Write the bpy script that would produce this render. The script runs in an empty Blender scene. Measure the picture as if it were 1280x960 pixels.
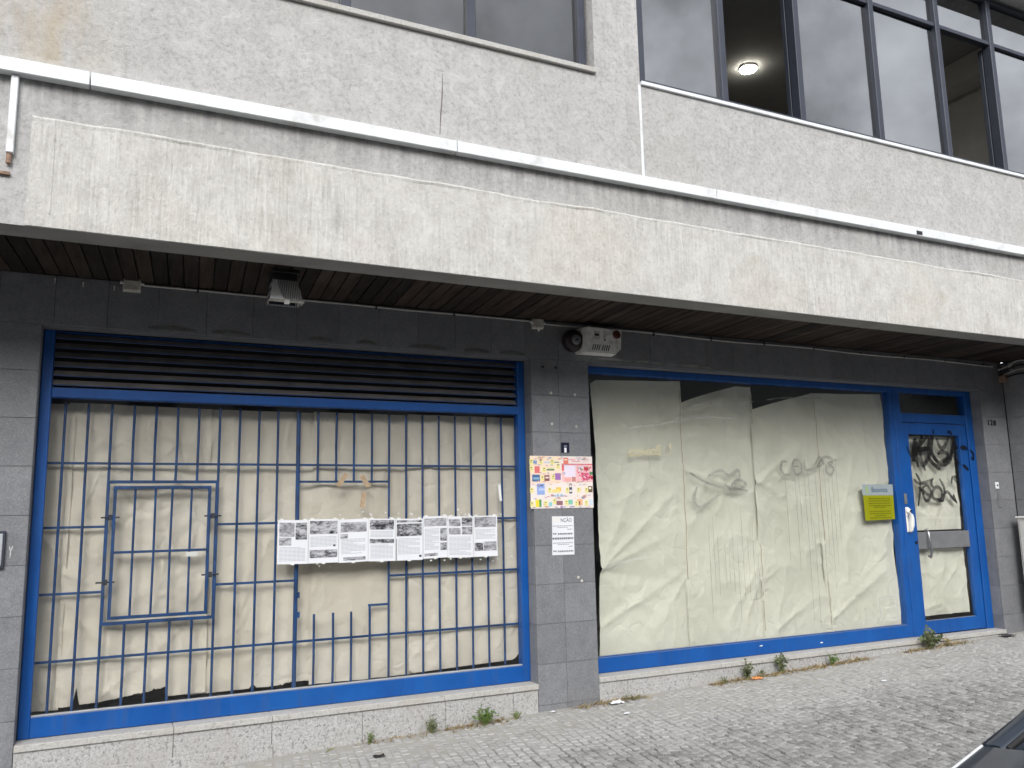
import bpy, math, random
import numpy as np
from mathutils import Vector, Matrix, noise as mn
R = math.radians
rng = random.Random(7)
scene = bpy.context.scene

# ------------------------------------------------------------------ camera
cam_d = bpy.data.cameras.new('camera'); cam = bpy.data.objects.new('camera', cam_d)
scene.collection.objects.link(cam); scene.camera = cam
cam_d.sensor_width = 36.0; cam_d.lens = 36.0*1048.0/1280.0
cam_d.clip_start = 0.05; cam_d.clip_end = 2000
YAW, PITCH, ROLL = R(25.88), R(8.92), R(-1.168)
fw = Vector((math.sin(YAW)*math.cos(PITCH), math.cos(YAW)*math.cos(PITCH), math.sin(PITCH)))
rt0 = Vector((math.cos(YAW), -math.sin(YAW), 0)); up0 = rt0.cross(fw)
rt = math.cos(ROLL)*rt0 + math.sin(ROLL)*up0; up = -math.sin(ROLL)*rt0 + math.cos(ROLL)*up0
mw = Matrix((rt, up, -fw)).transposed().to_4x4(); mw.translation = Vector((0, -6, 1.52))
cam.matrix_world = mw

# ------------------------------------------------------------------ world: overcast sky
SUN_EL, SUN_AZ = R(36), R(203)      # azimuth clockwise from +Y
world = bpy.data.worlds.new('World'); scene.world = world; world.use_nodes = True
nt = world.node_tree; nt.nodes.clear()
def wn(t, **k):
    n = nt.nodes.new(t)
    for a, b in k.items(): setattr(n, a, b)
    return n
sky = wn('ShaderNodeTexSky', sky_type='NISHITA'); sky.sun_disc = False
sky.sun_elevation = SUN_EL; sky.sun_rotation = SUN_AZ; sky.air_density = 1.0; sky.dust_density = 1.6; sky.ozone_density = 1.0
hs = wn('ShaderNodeHueSaturation'); hs.inputs['Saturation'].default_value = 0.22; hs.inputs['Value'].default_value = 1.0
nt.links.new(sky.outputs[0], hs.inputs['Color'])
tc = wn('ShaderNodeTexCoord'); nz = wn('ShaderNodeTexNoise'); nz.inputs['Scale'].default_value = 3.4; nz.inputs['Detail'].default_value = 7; nz.inputs['Roughness'].default_value = .55
mpw = wn('ShaderNodeMapping'); mpw.inputs['Location'].default_value = (7.7, .1, 5.2); nt.links.new(tc.outputs['Generated'], mpw.inputs['Vector']); nt.links.new(mpw.outputs[0], nz.inputs['Vector'])
cr = wn('ShaderNodeMapRange'); cr.inputs['From Min'].default_value = .36; cr.inputs['From Max'].default_value = .66; cr.inputs['To Min'].default_value = .55; cr.inputs['To Max'].default_value = 2.3
nt.links.new(nz.outputs['Fac'], cr.inputs['Value'])
vm = wn('ShaderNodeVectorMath', operation='SCALE'); nt.links.new(hs.outputs[0], vm.inputs[0]); nt.links.new(cr.outputs[0], vm.inputs['Scale'])
bg = wn('ShaderNodeBackground'); bg.inputs['Strength'].default_value = 0.15
wo = wn('ShaderNodeOutputWorld'); nt.links.new(vm.outputs[0], bg.inputs['Color']); nt.links.new(bg.outputs[0], wo.inputs['Surface'])

sun_d = bpy.data.lights.new('sun', 'SUN'); sun_d.energy = 1.1; sun_d.angle = R(24); sun_d.color = (1, .985, .965)
sun = bpy.data.objects.new('sun', sun_d); scene.collection.objects.link(sun)
sdir = Vector((math.sin(SUN_AZ)*math.cos(SUN_EL), math.cos(SUN_AZ)*math.cos(SUN_EL), math.sin(SUN_EL)))
sun.rotation_euler = sdir.to_track_quat('Z', 'Y').to_euler(); sun.location = (0, -8, 12)

vs = scene.view_settings
vs.view_transform = 'Standard'; vs.look = 'None'; vs.gamma = 1.0; vs.use_curve_mapping = False
vs.exposure = 0.73

# ------------------------------------------------------------------ material helpers
def srgb(r, g, b):
    f = lambda c: (c/255/12.92) if c/255 <= .04045 else ((c/255+.055)/1.055)**2.4
    return (f(r), f(g), f(b))
class NT:
    def __init__(s, name):
        s.m = bpy.data.materials.new(name); s.m.use_nodes = True; s.t = s.m.node_tree; s.t.nodes.clear()
        s.out = s.n('ShaderNodeOutputMaterial'); s.p = s.n('ShaderNodeBsdfPrincipled'); s.l(s.p.outputs[0], s.out.inputs['Surface'])
    def n(s, t, **k):
        x = s.t.nodes.new(t)
        for a, b in k.items(): setattr(x, a, b)
        return x
    def l(s, a, b): s.t.links.new(a, b)
    def pos(s, scale=(1, 1, 1), obj=False):
        if obj: src = s.n('ShaderNodeTexCoord').outputs['Object']
        else: src = s.n('ShaderNodeNewGeometry').outputs['Position']
        mp = s.n('ShaderNodeMapping'); mp.inputs['Scale'].default_value = scale; s.l(src, mp.inputs['Vector']); return mp.outputs[0]
    def noise(s, vec, scale, detail=4, rough=.55, dist=0):
        x = s.n('ShaderNodeTexNoise'); x.inputs['Scale'].default_value = scale; x.inputs['Detail'].default_value = detail
        x.inputs['Roughness'].default_value = rough; x.inputs['Distortion'].default_value = dist; s.l(vec, x.inputs['Vector']); return x.outputs['Fac']
    def rng(s, v, a, b, c=0., d=1.):
        x = s.n('ShaderNodeMapRange'); x.clamp = True
        for k, q in zip(('From Min', 'From Max', 'To Min', 'To Max'), (a, b, c, d)): x.inputs[k].default_value = q
        s.l(v, x.inputs['Value']); return x.outputs[0]
    def math(s, op, a, b=None):
        x = s.n('ShaderNodeMath', operation=op)
        for i, q in enumerate((a, b)):
            if q is None: continue
            if isinstance(q, (int, float)): x.inputs[i].default_value = q
            else: s.l(q, x.inputs[i])
        return x.outputs[0]
    def mix(s, f, a, b, blend='MIX'):
        x = s.n('ShaderNodeMix', data_type='RGBA', blend_type=blend)
        for i, q in ((0, f), (6, a), (7, b)):
            if isinstance(q, (int, float)): x.inputs[i].default_value = q
            elif isinstance(q, tuple): x.inputs[i].default_value = (*q[:3], 1)
            else: s.l(q, x.inputs[i])
        return x.outputs[2]
    def col(s, c):
        if isinstance(c, tuple): s.p.inputs['Base Color'].default_value = (*c[:3], 1)
        else: s.l(c, s.p.inputs['Base Color'])
    def bump(s, h, dist=.01, st=.5):
        b = s.n('ShaderNodeBump'); b.inputs['Distance'].default_value = dist; b.inputs['Strength'].default_value = st
        s.l(h, b.inputs['Height']); s.l(b.outputs[0], s.p.inputs['Normal'])
    def set(s, rough=.6, metal=0., spec=.5):
        s.p.inputs['Roughness'].default_value = rough; s.p.inputs['Metallic'].default_value = metal; s.p.inputs['Specular IOR Level'].default_value = spec
        return s
    def objrand(s): return s.n('ShaderNodeObjectInfo').outputs['Random']

def pm(name, c, rough=.6, metal=0., spec=.5, var=.15, scale=6., bump=0., bscale=60., rnd=0., obj=False, dirt=None, dscale=3.):
    b = NT(name); b.set(rough, metal, spec)
    v = b.pos(obj=obj)
    f = b.noise(v, scale, 5)
    lo = tuple(x*(1-var) for x in c); hi = tuple(min(1, x*(1+var)) for x in c)
    cc = b.mix(b.rng(f, .3, .7), lo, hi)
    if dirt:
        cc = b.mix(b.rng(b.noise(v, dscale, 6, .65), .52, .72, 0, .8), cc, dirt)
    if rnd:
        r = b.rng(b.objrand(), 0, 1, 1-rnd, 1+rnd)
        x = b.n('ShaderNodeVectorMath', operation='SCALE'); b.l(cc, x.inputs[0]); b.l(r, x.inputs['Scale']); cc = x.outputs[0]
    b.col(cc)
    if bump: b.bump(b.noise(v, bscale, 4), .004, bump)
    return b.m

MT = {}
# grey roughcast render of the upper facade
def mk_render(name, base, light, streak):
    b = NT(name); b.set(.95, 0, .2)
    v = b.pos()
    big = b.noise(v, .9, 5, .6); mid = b.noise(v, 9.5, 8, .78, .6); fine = b.noise(v, 34, 5, .75)
    c = b.mix(b.rng(mid, .46, .64), base, tuple(x*1.18 for x in light))
    c = b.mix(b.rng(fine, .32, .74, 0, .75), c, tuple(min(1, x*1.30) for x in light), 'MIX')
    c = b.mix(b.rng(fine, .46, .28, 0, .45), c, tuple(x*.66 for x in base))
    c = b.mix(b.rng(big, .45, .75, 0, .3), c, tuple(x*y for x, y in zip(base, (1.06, 1.03, .95))))
    vst = b.pos((5.5, 1, .28)); st = b.noise(vst, 1.6, 6, .62)
    c = b.mix(b.rng(st, .52, .76, 0, streak), c, tuple(x*.60 for x in base))
    # grime washed down from the metal band and the sills, fading downwards
    geo = b.n('ShaderNodeSeparateXYZ'); b.l(b.pos(), geo.inputs[0])
    z = geo.outputs['Z']
    g1 = b.math('MULTIPLY', b.rng(z, 3.60, 3.86, 0, 1), b.rng(b.noise(b.pos((9, 1, .5)), 2.2, 5, .6), .38, .68))
    g1 = b.math('MULTIPLY', g1, b.rng(z, 3.90, 3.88, 0, 1))
    c = b.mix(b.math('MULTIPLY', g1, .62), c, tuple(x*.42 for x in base))
    g2 = b.math('MULTIPLY', b.rng(z, 4.42, 4.68, 0, 1), b.rng(b.noise(b.pos((6, 1, .4)), 1.7, 5, .6), .45, .75))
    c = b.mix(b.math('MULTIPLY', g2, .3), c, tuple(x*.55 for x in base))
    g3 = b.math('MULTIPLY', b.rng(z, 3.30, 3.10, 0, 1), b.rng(b.noise(b.pos((14, 1, .9)), 2.0, 5, .6), .52, .72))
    c = b.mix(b.math('MULTIPLY', g3, .45), c, tuple(x*.5 for x in base))
    # ochre run on the far left
    x = geo.outputs['X']
    dx = b.math('ABSOLUTE', b.math('ADD', x, .42))
    o = b.math('MULTIPLY', b.rng(dx, .05, .42, 1, 0), b.rng(b.noise(b.pos((3, 1, .8)), 2.4, 5), .34, .62))
    o = b.math('MULTIPLY', o, b.rng(z, 3.9, 4.0, 0, 1))
    c = b.mix(b.math('MULTIPLY', o, .5), c, (.40, .31, .18))
    b.col(c)
    h = b.math('ADD', fine, b.math('MULTIPLY', b.noise(v, 90, 3, .7), .6))
    b.bump(b.math('ADD', h, b.math('MULTIPLY', mid, 1.2)), .012, .55)
    return b.m
MT['render'] = mk_render('roughcast_render', (.37, .365, .355), (.435, .43, .42), .16)
def mk_patch():
    b = NT('streaked_cement'); b.set(.95, 0, .2)
    v = b.pos()
    st1 = b.noise(b.pos((10, 1, .9)), 1.9, 6, .65); st2 = b.noise(b.pos((30, 1, 2.2)), 1.6, 6, .68); mid = b.noise(v, 5, 6, .7); fine = b.noise(v, 42, 4, .7); big = b.noise(v, 1.1, 4)
    mid2 = b.noise(v, 11, 6, .75, .6)
    c = b.mix(b.rng(mid, .36, .66), (.475, .46, .43), (.61, .595, .56))
    mask = b.rng(b.noise(b.pos((.8, 1, 1.6)), 1.3, 5, .6), .38, .62, .15, 1)
    c = b.mix(b.math('MULTIPLY', b.rng(st1, .50, .70, 0, .40), mask), c, (.38, .37, .35))
    c = b.mix(b.math('MULTIPLY', b.rng(st2, .52, .64, 0, .60), mask), c, (.70, .69, .665))
    c = b.mix(b.math('MULTIPLY', b.rng(st2, .47, .34, 0, .62), mask), c, (.33, .32, .295))
    c = b.mix(b.rng(mid2, .52, .70, 0, .5), c, (.63, .625, .60))
    c = b.mix(b.rng(mid2, .46, .30, 0, .4), c, (.40, .385, .355))
    c = b.mix(b.rng(big, .56, .72, 0, .32), c, (.50, .45, .36))
    c = b.mix(b.rng(b.noise(b.pos((1.0, 1, 1.6)), 1.7, 4), .59, .72, 0, .28), c, (.47, .40, .375))
    # old fixing spots
    vo = b.n('ShaderNodeTexVoronoi'); vo.inputs['Scale'].default_value = 1.05; b.l(b.pos((1, .0, 1.3)), vo.inputs['Vector'])
    c = b.mix(b.rng(vo.outputs['Distance'], .02, .10, .42, 0), c, (.36, .33, .25))
    c = b.mix(b.rng(fine, .52, .76, 0, .6), c, (.70, .69, .665))
    c = b.mix(b.rng(fine, .44, .26, 0, .5), c, (.31, .295, .27))
    b.col(c)
    b.bump(b.math('ADD', fine, b.math('MULTIPLY', st2, 1.6)), .010, .6)
    return b.m
MT['patch'] = mk_patch()
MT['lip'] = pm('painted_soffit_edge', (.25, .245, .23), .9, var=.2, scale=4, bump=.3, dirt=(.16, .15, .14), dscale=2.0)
MT['white_metal'] = pm('white_flashing', (.72, .74, .75), .45, var=.06, scale=2.5, dirt=(.45, .44, .42), dscale=5)
MT['grout'] = pm('grout', (.085, .085, .087), .95)
def mk_tile():
    b = NT('grey_granite_tile'); b.set(.5, 0, .4)
    v = b.pos()
    f = b.noise(v, 120, 3, .8); g = b.noise(v, 9, 5, .6); k = b.noise(b.pos((7, 7, .7)), 1.5, 5)
    c = b.mix(b.rng(g, .3, .7), (.160, .164, .176), (.210, .214, .226))
    c = b.mix(b.rng(f, .52, .74, 0, .6), c, (.36, .36, .365))
    c = b.mix(b.rng(f, .46, .28, 0, .5), c, (.06, .06, .065))
    c = b.mix(b.rng(k, .55, .8, 0, .28), c, (.25, .248, .245))
    x = b.n('ShaderNodeVectorMath', operation='SCALE'); b.l(c, x.inputs[0]); b.l(b.rng(b.objrand(), 0, 1, .91, 1.09), x.inputs['Scale'])
    b.col(x.outputs[0]); b.l(b.rng(g, .3, .7, .42, .62), b.p.inputs['Roughness'])
    b.bump(f, .002, .2)
    return b.m
MT['tile'] = mk_tile()
def mk_granite(name, lo, hi, dark, dust):
    b = NT(name); b.set(.75, 0, .3)
    v = b.pos()
    f = b.noise(v, 85, 3, .85); g = b.noise(v, 4, 5, .6); s = b.noise(v, 48, 2, .6)
    c = b.mix(b.rng(f, .35, .65), lo, hi)
    c = b.mix(b.rng(s, .56, .66, 0, .75), c, dark)
    c = b.mix(b.rng(g, .46, .7, 0, .55), c, dust)
    b.col(c); b.bump(f, .003, .3)
    return b.m
MT['granite'] = mk_granite('speckled_granite', (.30, .295, .29), (.53, .525, .515), (.17, .165, .16), (.37, .35, .325))
MT['sill_stone'] = mk_granite('pale_sill_stone', (.38, .37, .35), (.52, .51, .485), (.31, .30, .28), (.40, .365, .31))
MT['blue'] = pm('blue_paint', (.002, .078, .31), .40, var=.15, scale=5, bump=.06, bscale=40, dirt=(.012, .085, .25), dscale=9)
def mk_blue():
    b = NT('worn_blue_paint'); b.set(.42, 0, .45)
    v = b.pos(); f = b.noise(v, 4, 5); st = b.noise(b.pos((9, 9, .8)), 2.0, 5, .6); ch = b.noise(v, 38, 5, .7); fade = b.noise(v, 1.4, 4)
    c = b.mix(b.rng(f, .3, .7), (.002, .064, .27), (.003, .088, .35))
    c = b.mix(b.rng(fade, .5, .75, 0, .4), c, (.012, .11, .36))
    c = b.mix(b.rng(st, .54, .74, 0, .45), c, (.02, .055, .15))
    geo = b.n('ShaderNodeNewGeometry'); sx = b.n('ShaderNodeSeparateXYZ'); b.l(geo.outputs['Normal'], sx.inputs[0])
    c = b.mix(b.math('MULTIPLY', b.rng(sx.outputs['Z'], .5, .9), b.rng(ch, .3, .6, .4, .9)), c, (.22, .22, .20))
    c = b.mix(b.rng(ch, .70, .725, 0, .85), c, (.30, .33, .37))
    b.col(c); b.l(b.rng(st, .4, .7, .36, .62), b.p.inputs['Roughness']); b.bump(ch, .002, .12)
    return b.m
MT['blue'] = mk_blue()
MT['blue_dark'] = pm('blue_grille_paint', (.012, .060, .19), .5, var=.35, scale=14, dirt=(.035, .05, .09), dscale=12)
MT['louvre'] = pm('dusty_louvre_slat', (.17, .155, .145), .6, var=.25, scale=6, dirt=(.22, .19, .16), dscale=2.5)
MT['bead'] = pm('grey_glazing_bead', (.40, .42, .44), .5, var=.15)
def mk_glass(name, tint=(1, 1, 1), refl=1.0, coat=0., rough=0.):
    b = NT(name); t = b.t; t.nodes.remove(b.p)
    tr = b.n('ShaderNodeBsdfTransparent'); tr.inputs[0].default_value = (*tint, 1)
    gl = b.n('ShaderNodeBsdfAnisotropic') if False else b.n('ShaderNodeBsdfGlossy'); gl.inputs['Roughness'].default_value = rough; gl.inputs['Color'].default_value = (refl, refl, refl, 1)
    ge = b.n('ShaderNodeNewGeometry'); dt = b.n('ShaderNodeVectorMath', operation='DOT_PRODUCT'); b.l(ge.outputs['Normal'], dt.inputs[0]); b.l(ge.outputs['Incoming'], dt.inputs[1])
    c1 = b.math('SUBTRACT', 1.0, b.math('ABSOLUTE', dt.outputs['Value']))
    f = b.math('ADD', .04+coat, b.math('MULTIPLY', b.math('POWER', c1, 5.0), .96-coat))
    mx = b.n('ShaderNodeMixShader'); b.l(f, mx.inputs[0]); b.l(tr.outputs[0], mx.inputs[1]); b.l(gl.outputs[0], mx.inputs[2]); b.l(mx.outputs[0], b.out.inputs['Surface'])
    return b.m
MT['glass'] = mk_glass('shop_glass', (.972, .970, .962), .95)
MT['solar'] = mk_glass('tinted_office_glass', (.34, .35, .35), 1.0, .22, .004)
MT['solar_dark'] = mk_glass('dark_office_glass', (.22, .23, .24), 1.0, .06, .004)
MT['frame_dark'] = pm('dark_anodised_frame', (.040, .046, .064), .5, metal=.2, var=.12)
def mk_paper(name, c, warm, grime):
    b = NT(name); b.set(.8, 0, .25)
    v = b.pos()
    g = b.noise(v, 1.6, 5, .6); w = b.noise(v, 14, 5, .65, 1.2); big = b.noise(b.pos((1, 1, .5)), 2.5, 4)
    cc = b.mix(b.rng(g, .32, .7), c, warm)
    cc = b.mix(b.rng(big, .52, .76, 0, .42), cc, grime)
    cc = b.mix(b.rng(b.noise(v, 55, 3), .62, .7, 0, .18), cc, grime)
    x = b.n('ShaderNodeVectorMath', operation='SCALE'); b.l(cc, x.inputs[0]); b.l(b.rng(b.objrand(), 0, 1, .93, 1.05), x.inputs['Scale'])
    vo = b.n('ShaderNodeTexVoronoi', feature='DISTANCE_TO_EDGE'); vo.inputs['Scale'].default_value = 4.2
    dv = b.n('ShaderNodeVectorMath', operation='ADD'); sc = b.n('ShaderNodeVectorMath', operation='SCALE'); nn = b.n('ShaderNodeTexNoise'); nn.inputs['Scale'].default_value = 3.1; nn.inputs['Detail'].default_value = 3
    b.l(v, nn.inputs['Vector']); b.l(nn.outputs['Color'], sc.inputs[0]); sc.inputs['Scale'].default_value = .5; b.l(v, dv.inputs[0]); b.l(sc.outputs[0], dv.inputs[1]); b.l(dv.outputs[0], vo.inputs['Vector'])
    hgt = b.math('ADD', w, b.math('MULTIPLY', b.rng(vo.outputs['Distance'], 0, .12), b.rng(g, .4, .65, .1, .9)))
    b.col(x.outputs[0]); b.bump(hgt, .010, .45)
    b.p.inputs['Subsurface Weight'].default_value = 0
    return b.m
MT['paper_l'] = mk_paper('cream_wrapping_paper', (.62, .58, .49), (.72, .685, .60), (.53, .485, .395))
MT['paper_r'] = mk_paper('pale_green_cream_paper', (.61, .618, .525), (.70, .705, .615), (.56, .555, .46))
MT['tape_brown'] = pm('brown_parcel_tape', (.42, .31, .20), .4, var=.2, scale=30)
MT['seam'] = pm('paper_seam', (.40, .345, .265), .7, var=.3, scale=8)
MT['tape_clear'] = pm('clear_tape', (.80, .81, .79), .22, var=.1)
MT['print_white'] = pm('office_paper', (.74, .75, .78), .7, var=.03)
MT['white'] = pm('white_plastic', (.82, .81, .77), .5, var=.06, scale=18, dirt=(.42, .40, .36), dscale=14)
MT['beige'] = pm('beige_plastic', (.55, .53, .47), .55, var=.15, scale=20, dirt=(.22, .20, .16), dscale=12)
MT['black'] = pm('black_plastic', (.012, .012, .014), .5)
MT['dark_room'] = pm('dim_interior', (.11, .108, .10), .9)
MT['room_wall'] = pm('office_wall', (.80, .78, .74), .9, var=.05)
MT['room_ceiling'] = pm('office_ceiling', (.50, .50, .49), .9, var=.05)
MT['steel'] = pm('brushed_steel', (.34, .345, .35), .36, metal=.9, var=.1, scale=10)
MT['plate'] = pm('grey_push_plate', (.22, .225, .235), .42, metal=.35, var=.12, scale=8, dirt=(.15, .145, .14))
MT['rust'] = pm('rusty_stub', (.26, .17, .12), .9, var=.4, scale=30, bump=.5)
MT['conduit'] = pm('grey_conduit', (.50, .485, .45), .6, var=.15)
MT['wood'] = None
def mk_wood():
    b = NT('weathered_soffit_board'); b.set(.8, 0, .25)
    v = b.pos((16, 1.2, 16)); f = b.noise(v, 2.4, 6, .65); w = b.noise(b.pos(), 1.5, 4)
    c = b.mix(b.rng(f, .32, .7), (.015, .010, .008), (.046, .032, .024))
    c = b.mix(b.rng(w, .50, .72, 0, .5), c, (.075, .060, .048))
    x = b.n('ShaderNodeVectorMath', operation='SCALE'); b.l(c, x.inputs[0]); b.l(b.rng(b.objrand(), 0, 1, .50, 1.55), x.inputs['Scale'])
    b.col(x.outputs[0]); b.bump(f, .004, .4)
    return b.m
MT['wood'] = mk_wood()
def mk_cobble(name, per_island=False):
    b = NT(name); b.set(.85, 0, .3)
    v = b.pos(); sep = b.n('ShaderNodeSeparateXYZ'); b.l(v, sep.inputs[0])
    f = b.noise(v, 60, 4, .75); g = b.noise(v, 2.2, 6, .65); q = b.noise(v, 14, 3, .6)
    if per_island: r = b.n('ShaderNodeNewGeometry').outputs['Random Per Island']
    else: r = b.objrand()
    c = b.mix(r, (.20, .197, .192), (.36, .355, .345))
    c = b.mix(b.rng(f, .5, .74, 0, .55), c, (.47, .46, .44))
    c = b.mix(b.rng(f, .46, .28, 0, .45), c, (.10, .098, .094))
    # dry dust on the strip sheltered by the overhang
    wob = b.math('ADD', sep.outputs['Y'], b.rng(g, .25, .75, -.5, .5))
    d = b.rng(wob, -1.55, -.95, 0.0, .82)
    dd = b.math('MULTIPLY', d, b.rng(q, .28, .62, .55, 1))
    c = b.mix(dd, c, (.42, .412, .398))
    b.col(c); b.bump(f, .006, .6)
    return b.m
MT['cobble'] = mk_cobble('granite_setts'); MT['cobbles'] = mk_cobble('granite_setts_field', True)
def mk_sand():
    b = NT('joint_sand'); b.set(.95, 0, .2)
    v = b.pos(); sep = b.n('ShaderNodeSeparateXYZ'); b.l(v, sep.inputs[0])
    g = b.noise(v, 2.2, 6, .65); f = b.noise(v, 80, 4, .8)
    wob = b.math('ADD', sep.outputs['Y'], b.rng(g, .25, .75, -.55, .55))
    c = b.mix(b.rng(wob, -1.5, -.5), (.085, .082, .076), (.36, .345, .315))
    c = b.mix(b.rng(f, .4, .7, 0, .4), c, (.42, .40, .36)); b.col(c); b.bump(f, .004, .6)
    return b.m
MT['sand'] = mk_sand()
MT['asphalt'] = pm('asphalt', (.05, .05, .052), .9, var=.3, scale=40, bump=.5, bscale=120)
MT['kerb'] = mk_granite('kerb_granite', (.28, .28, .27), (.42, .41, .40), (.16, .16, .155), (.3, .29, .26))
MT['earth'] = pm('far_ground', (.16, .155, .14), .95, var=.2)
MT['leaf'] = pm('weed_leaf', (.10, .19, .035), .6, var=.45, scale=45)
MT['leaf2'] = pm('grey_green_leaf', (.13, .16, .08), .65, var=.4, scale=45)
MT['stem'] = pm('weed_stem', (.20, .20, .08), .7)
MT['straw'] = pm('dry_grass', (.36, .28, .14), .85, var=.4, scale=25)
MT['spray'] = None
def mk_spray(name, c, amax, soft):
    b = NT(name); b.set(.55, 0, .3); b.col(c)
    uv = b.n('ShaderNodeTexCoord'); sp = b.n('ShaderNodeSeparateXYZ'); b.l(uv.outputs['UV'], sp.inputs[0])
    u = b.math('ABSOLUTE', b.math('SUBTRACT', sp.outputs['X'], .5))
    a = b.rng(u, soft, .5, 1, 0)
    n = b.rng(b.noise(b.pos(), 90, 4, .7), .25, .55, .45, 1); n2 = b.rng(b.noise(b.pos(), 9, 4, .6), .3, .6, .55, 1)
    al = b.math('MULTIPLY', b.math('MULTIPLY', a, b.math('MULTIPLY', n, n2)), amax)
    b.l(al, b.p.inputs['Alpha'])
    return b.m
MT['spray'] = mk_spray('black_spray_paint', (.008, .008, .009), 1.0, .30)
MT['spray_grey'] = mk_spray('faded_grey_spray', (.16, .16, .15), .62, .12)
MT['drip'] = mk_spray('faded_paint_drip', (.12, .12, .11), .52, .15)
MT['wear'] = mk_spray('scraped_film', (.75, .76, .72), .35, .05)

# ------------------------------------------------------------------ object helpers
C = scene.collection
W = {}
def register(o, parent, loc):
    C.objects.link(o)
    loc = Vector(loc); W[o.name] = loc.copy()
    if parent is not None:
        o.parent = parent; loc = loc - W[parent.name]
    o.location = loc
    return o
def thing(name, label, cat, loc=(0, 0, 0), group=None):
    o = bpy.data.objects.new(name, None); o.empty_display_size = .1
    register(o, None, loc); tag(o, label, cat, group); return o
def tag(o, label=None, cat=None, group=None, kind=None):
    if label: o['label'] = label
    if cat: o['category'] = cat
    if group: o['group'] = group
    if kind: o['kind'] = kind
    return o
class MB:
    def __init__(s): s.v = []; s.f = []; s.mi = []; s.uv = []; s.smooth = []
    def add(s, vs, fs, mi=0, uvs=None, sm=False):
        k = len(s.v); s.v += [tuple(p) for p in vs]
        for i, f in enumerate(fs):
            s.f.append([k+j for j in f]); s.mi.append(mi); s.smooth.append(sm); s.uv.append(uvs[i] if uvs else None)
        return s
    def box(s, x0, x1, y0, y1, z0, z1, b=0., mi=0, rot=None, piv=None):
        vs, fs = box_geo(x1-x0, y1-y0, z1-z0, b)
        c = Vector(((x0+x1)/2, (y0+y1)/2, (z0+z1)/2))
        if rot is not None:
            pv = Vector(piv) if piv else c
            vs = [rot @ (Vector(p)+c-pv) + pv for p in vs]
        else: vs = [Vector(p)+c for p in vs]
        return s.add(vs, fs, mi)
    def quad(s, a, b, c, d, mi=0): return s.add([a, b, c, d], [(0, 1, 2, 3)], mi)
    def tube(s, pts, r, n=8, mi=0, caps=True):
        pts = [Vector(p) for p in pts]; rs = r if isinstance(r, (list, tuple)) else [r]*len(pts)
        vs = []; fs = []
        up = Vector((0, 0, 1))
        for i, p in enumerate(pts):
            t = (pts[min(i+1, len(pts)-1)] - pts[max(i-1, 0)]).normalized()
            ref = up if abs(t.dot(up)) < .95 else Vector((0, 1, 0))
            a = t.cross(ref).normalized(); bb = a.cross(t)
            for k in range(n):
                an = 2*math.pi*k/n; vs.append(p + (a*math.cos(an)+bb*math.sin(an))*rs[i])
        for i in range(len(pts)-1):
            for k in range(n):
                fs.append((i*n+k, i*n+(k+1) % n, (i+1)*n+(k+1) % n, (i+1)*n+k))
        s.add(vs, fs, mi, sm=True)
        if caps:
            s.add(vs[:n], [tuple(range(n))], mi); s.add(vs[-n:], [tuple(range(n-1, -1, -1))], mi)
        return s
    def prism(s, prof, x0, x1, mi=0):      # profile in (y,z) swept along X
        n = len(prof); vs = [(x0, y, z) for y, z in prof]+[(x1, y, z) for y, z in prof]
        fs = [(i, (i+1) % n, n+(i+1) % n, n+i) for i in range(n)]+[tuple(range(n-1, -1, -1)), tuple(range(n, 2*n))]
        return s.add(vs, fs, mi)
    def build(s, name, mats, parent=None, loc=None):
        me = bpy.data.meshes.new(name)
        if loc is None:
            a = np.array(s.v); loc = (a.min(0)+a.max(0))/2
        L = np.array(loc, float)
        me.from_pydata((np.array(s.v)-L).tolist(), [], s.f)
        for m in (mats if isinstance(mats, (list, tuple)) else [mats]): me.materials.append(m)
        me.polygons.foreach_set('material_index', s.mi); me.polygons.foreach_set('use_smooth', s.smooth)
        if any(u is not None for u in s.uv):
            ul = me.uv_layers.new(name='UVMap'); k = 0; fl = []
            for f, u in zip(s.f, s.uv):
                for j in range(len(f)): fl += list(u[j]) if u else [0, 0]
            ul.data.foreach_set('uv', fl)
        me.update()
        o = bpy.data.objects.new(name, me)
        return register(o, parent, loc)
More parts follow.
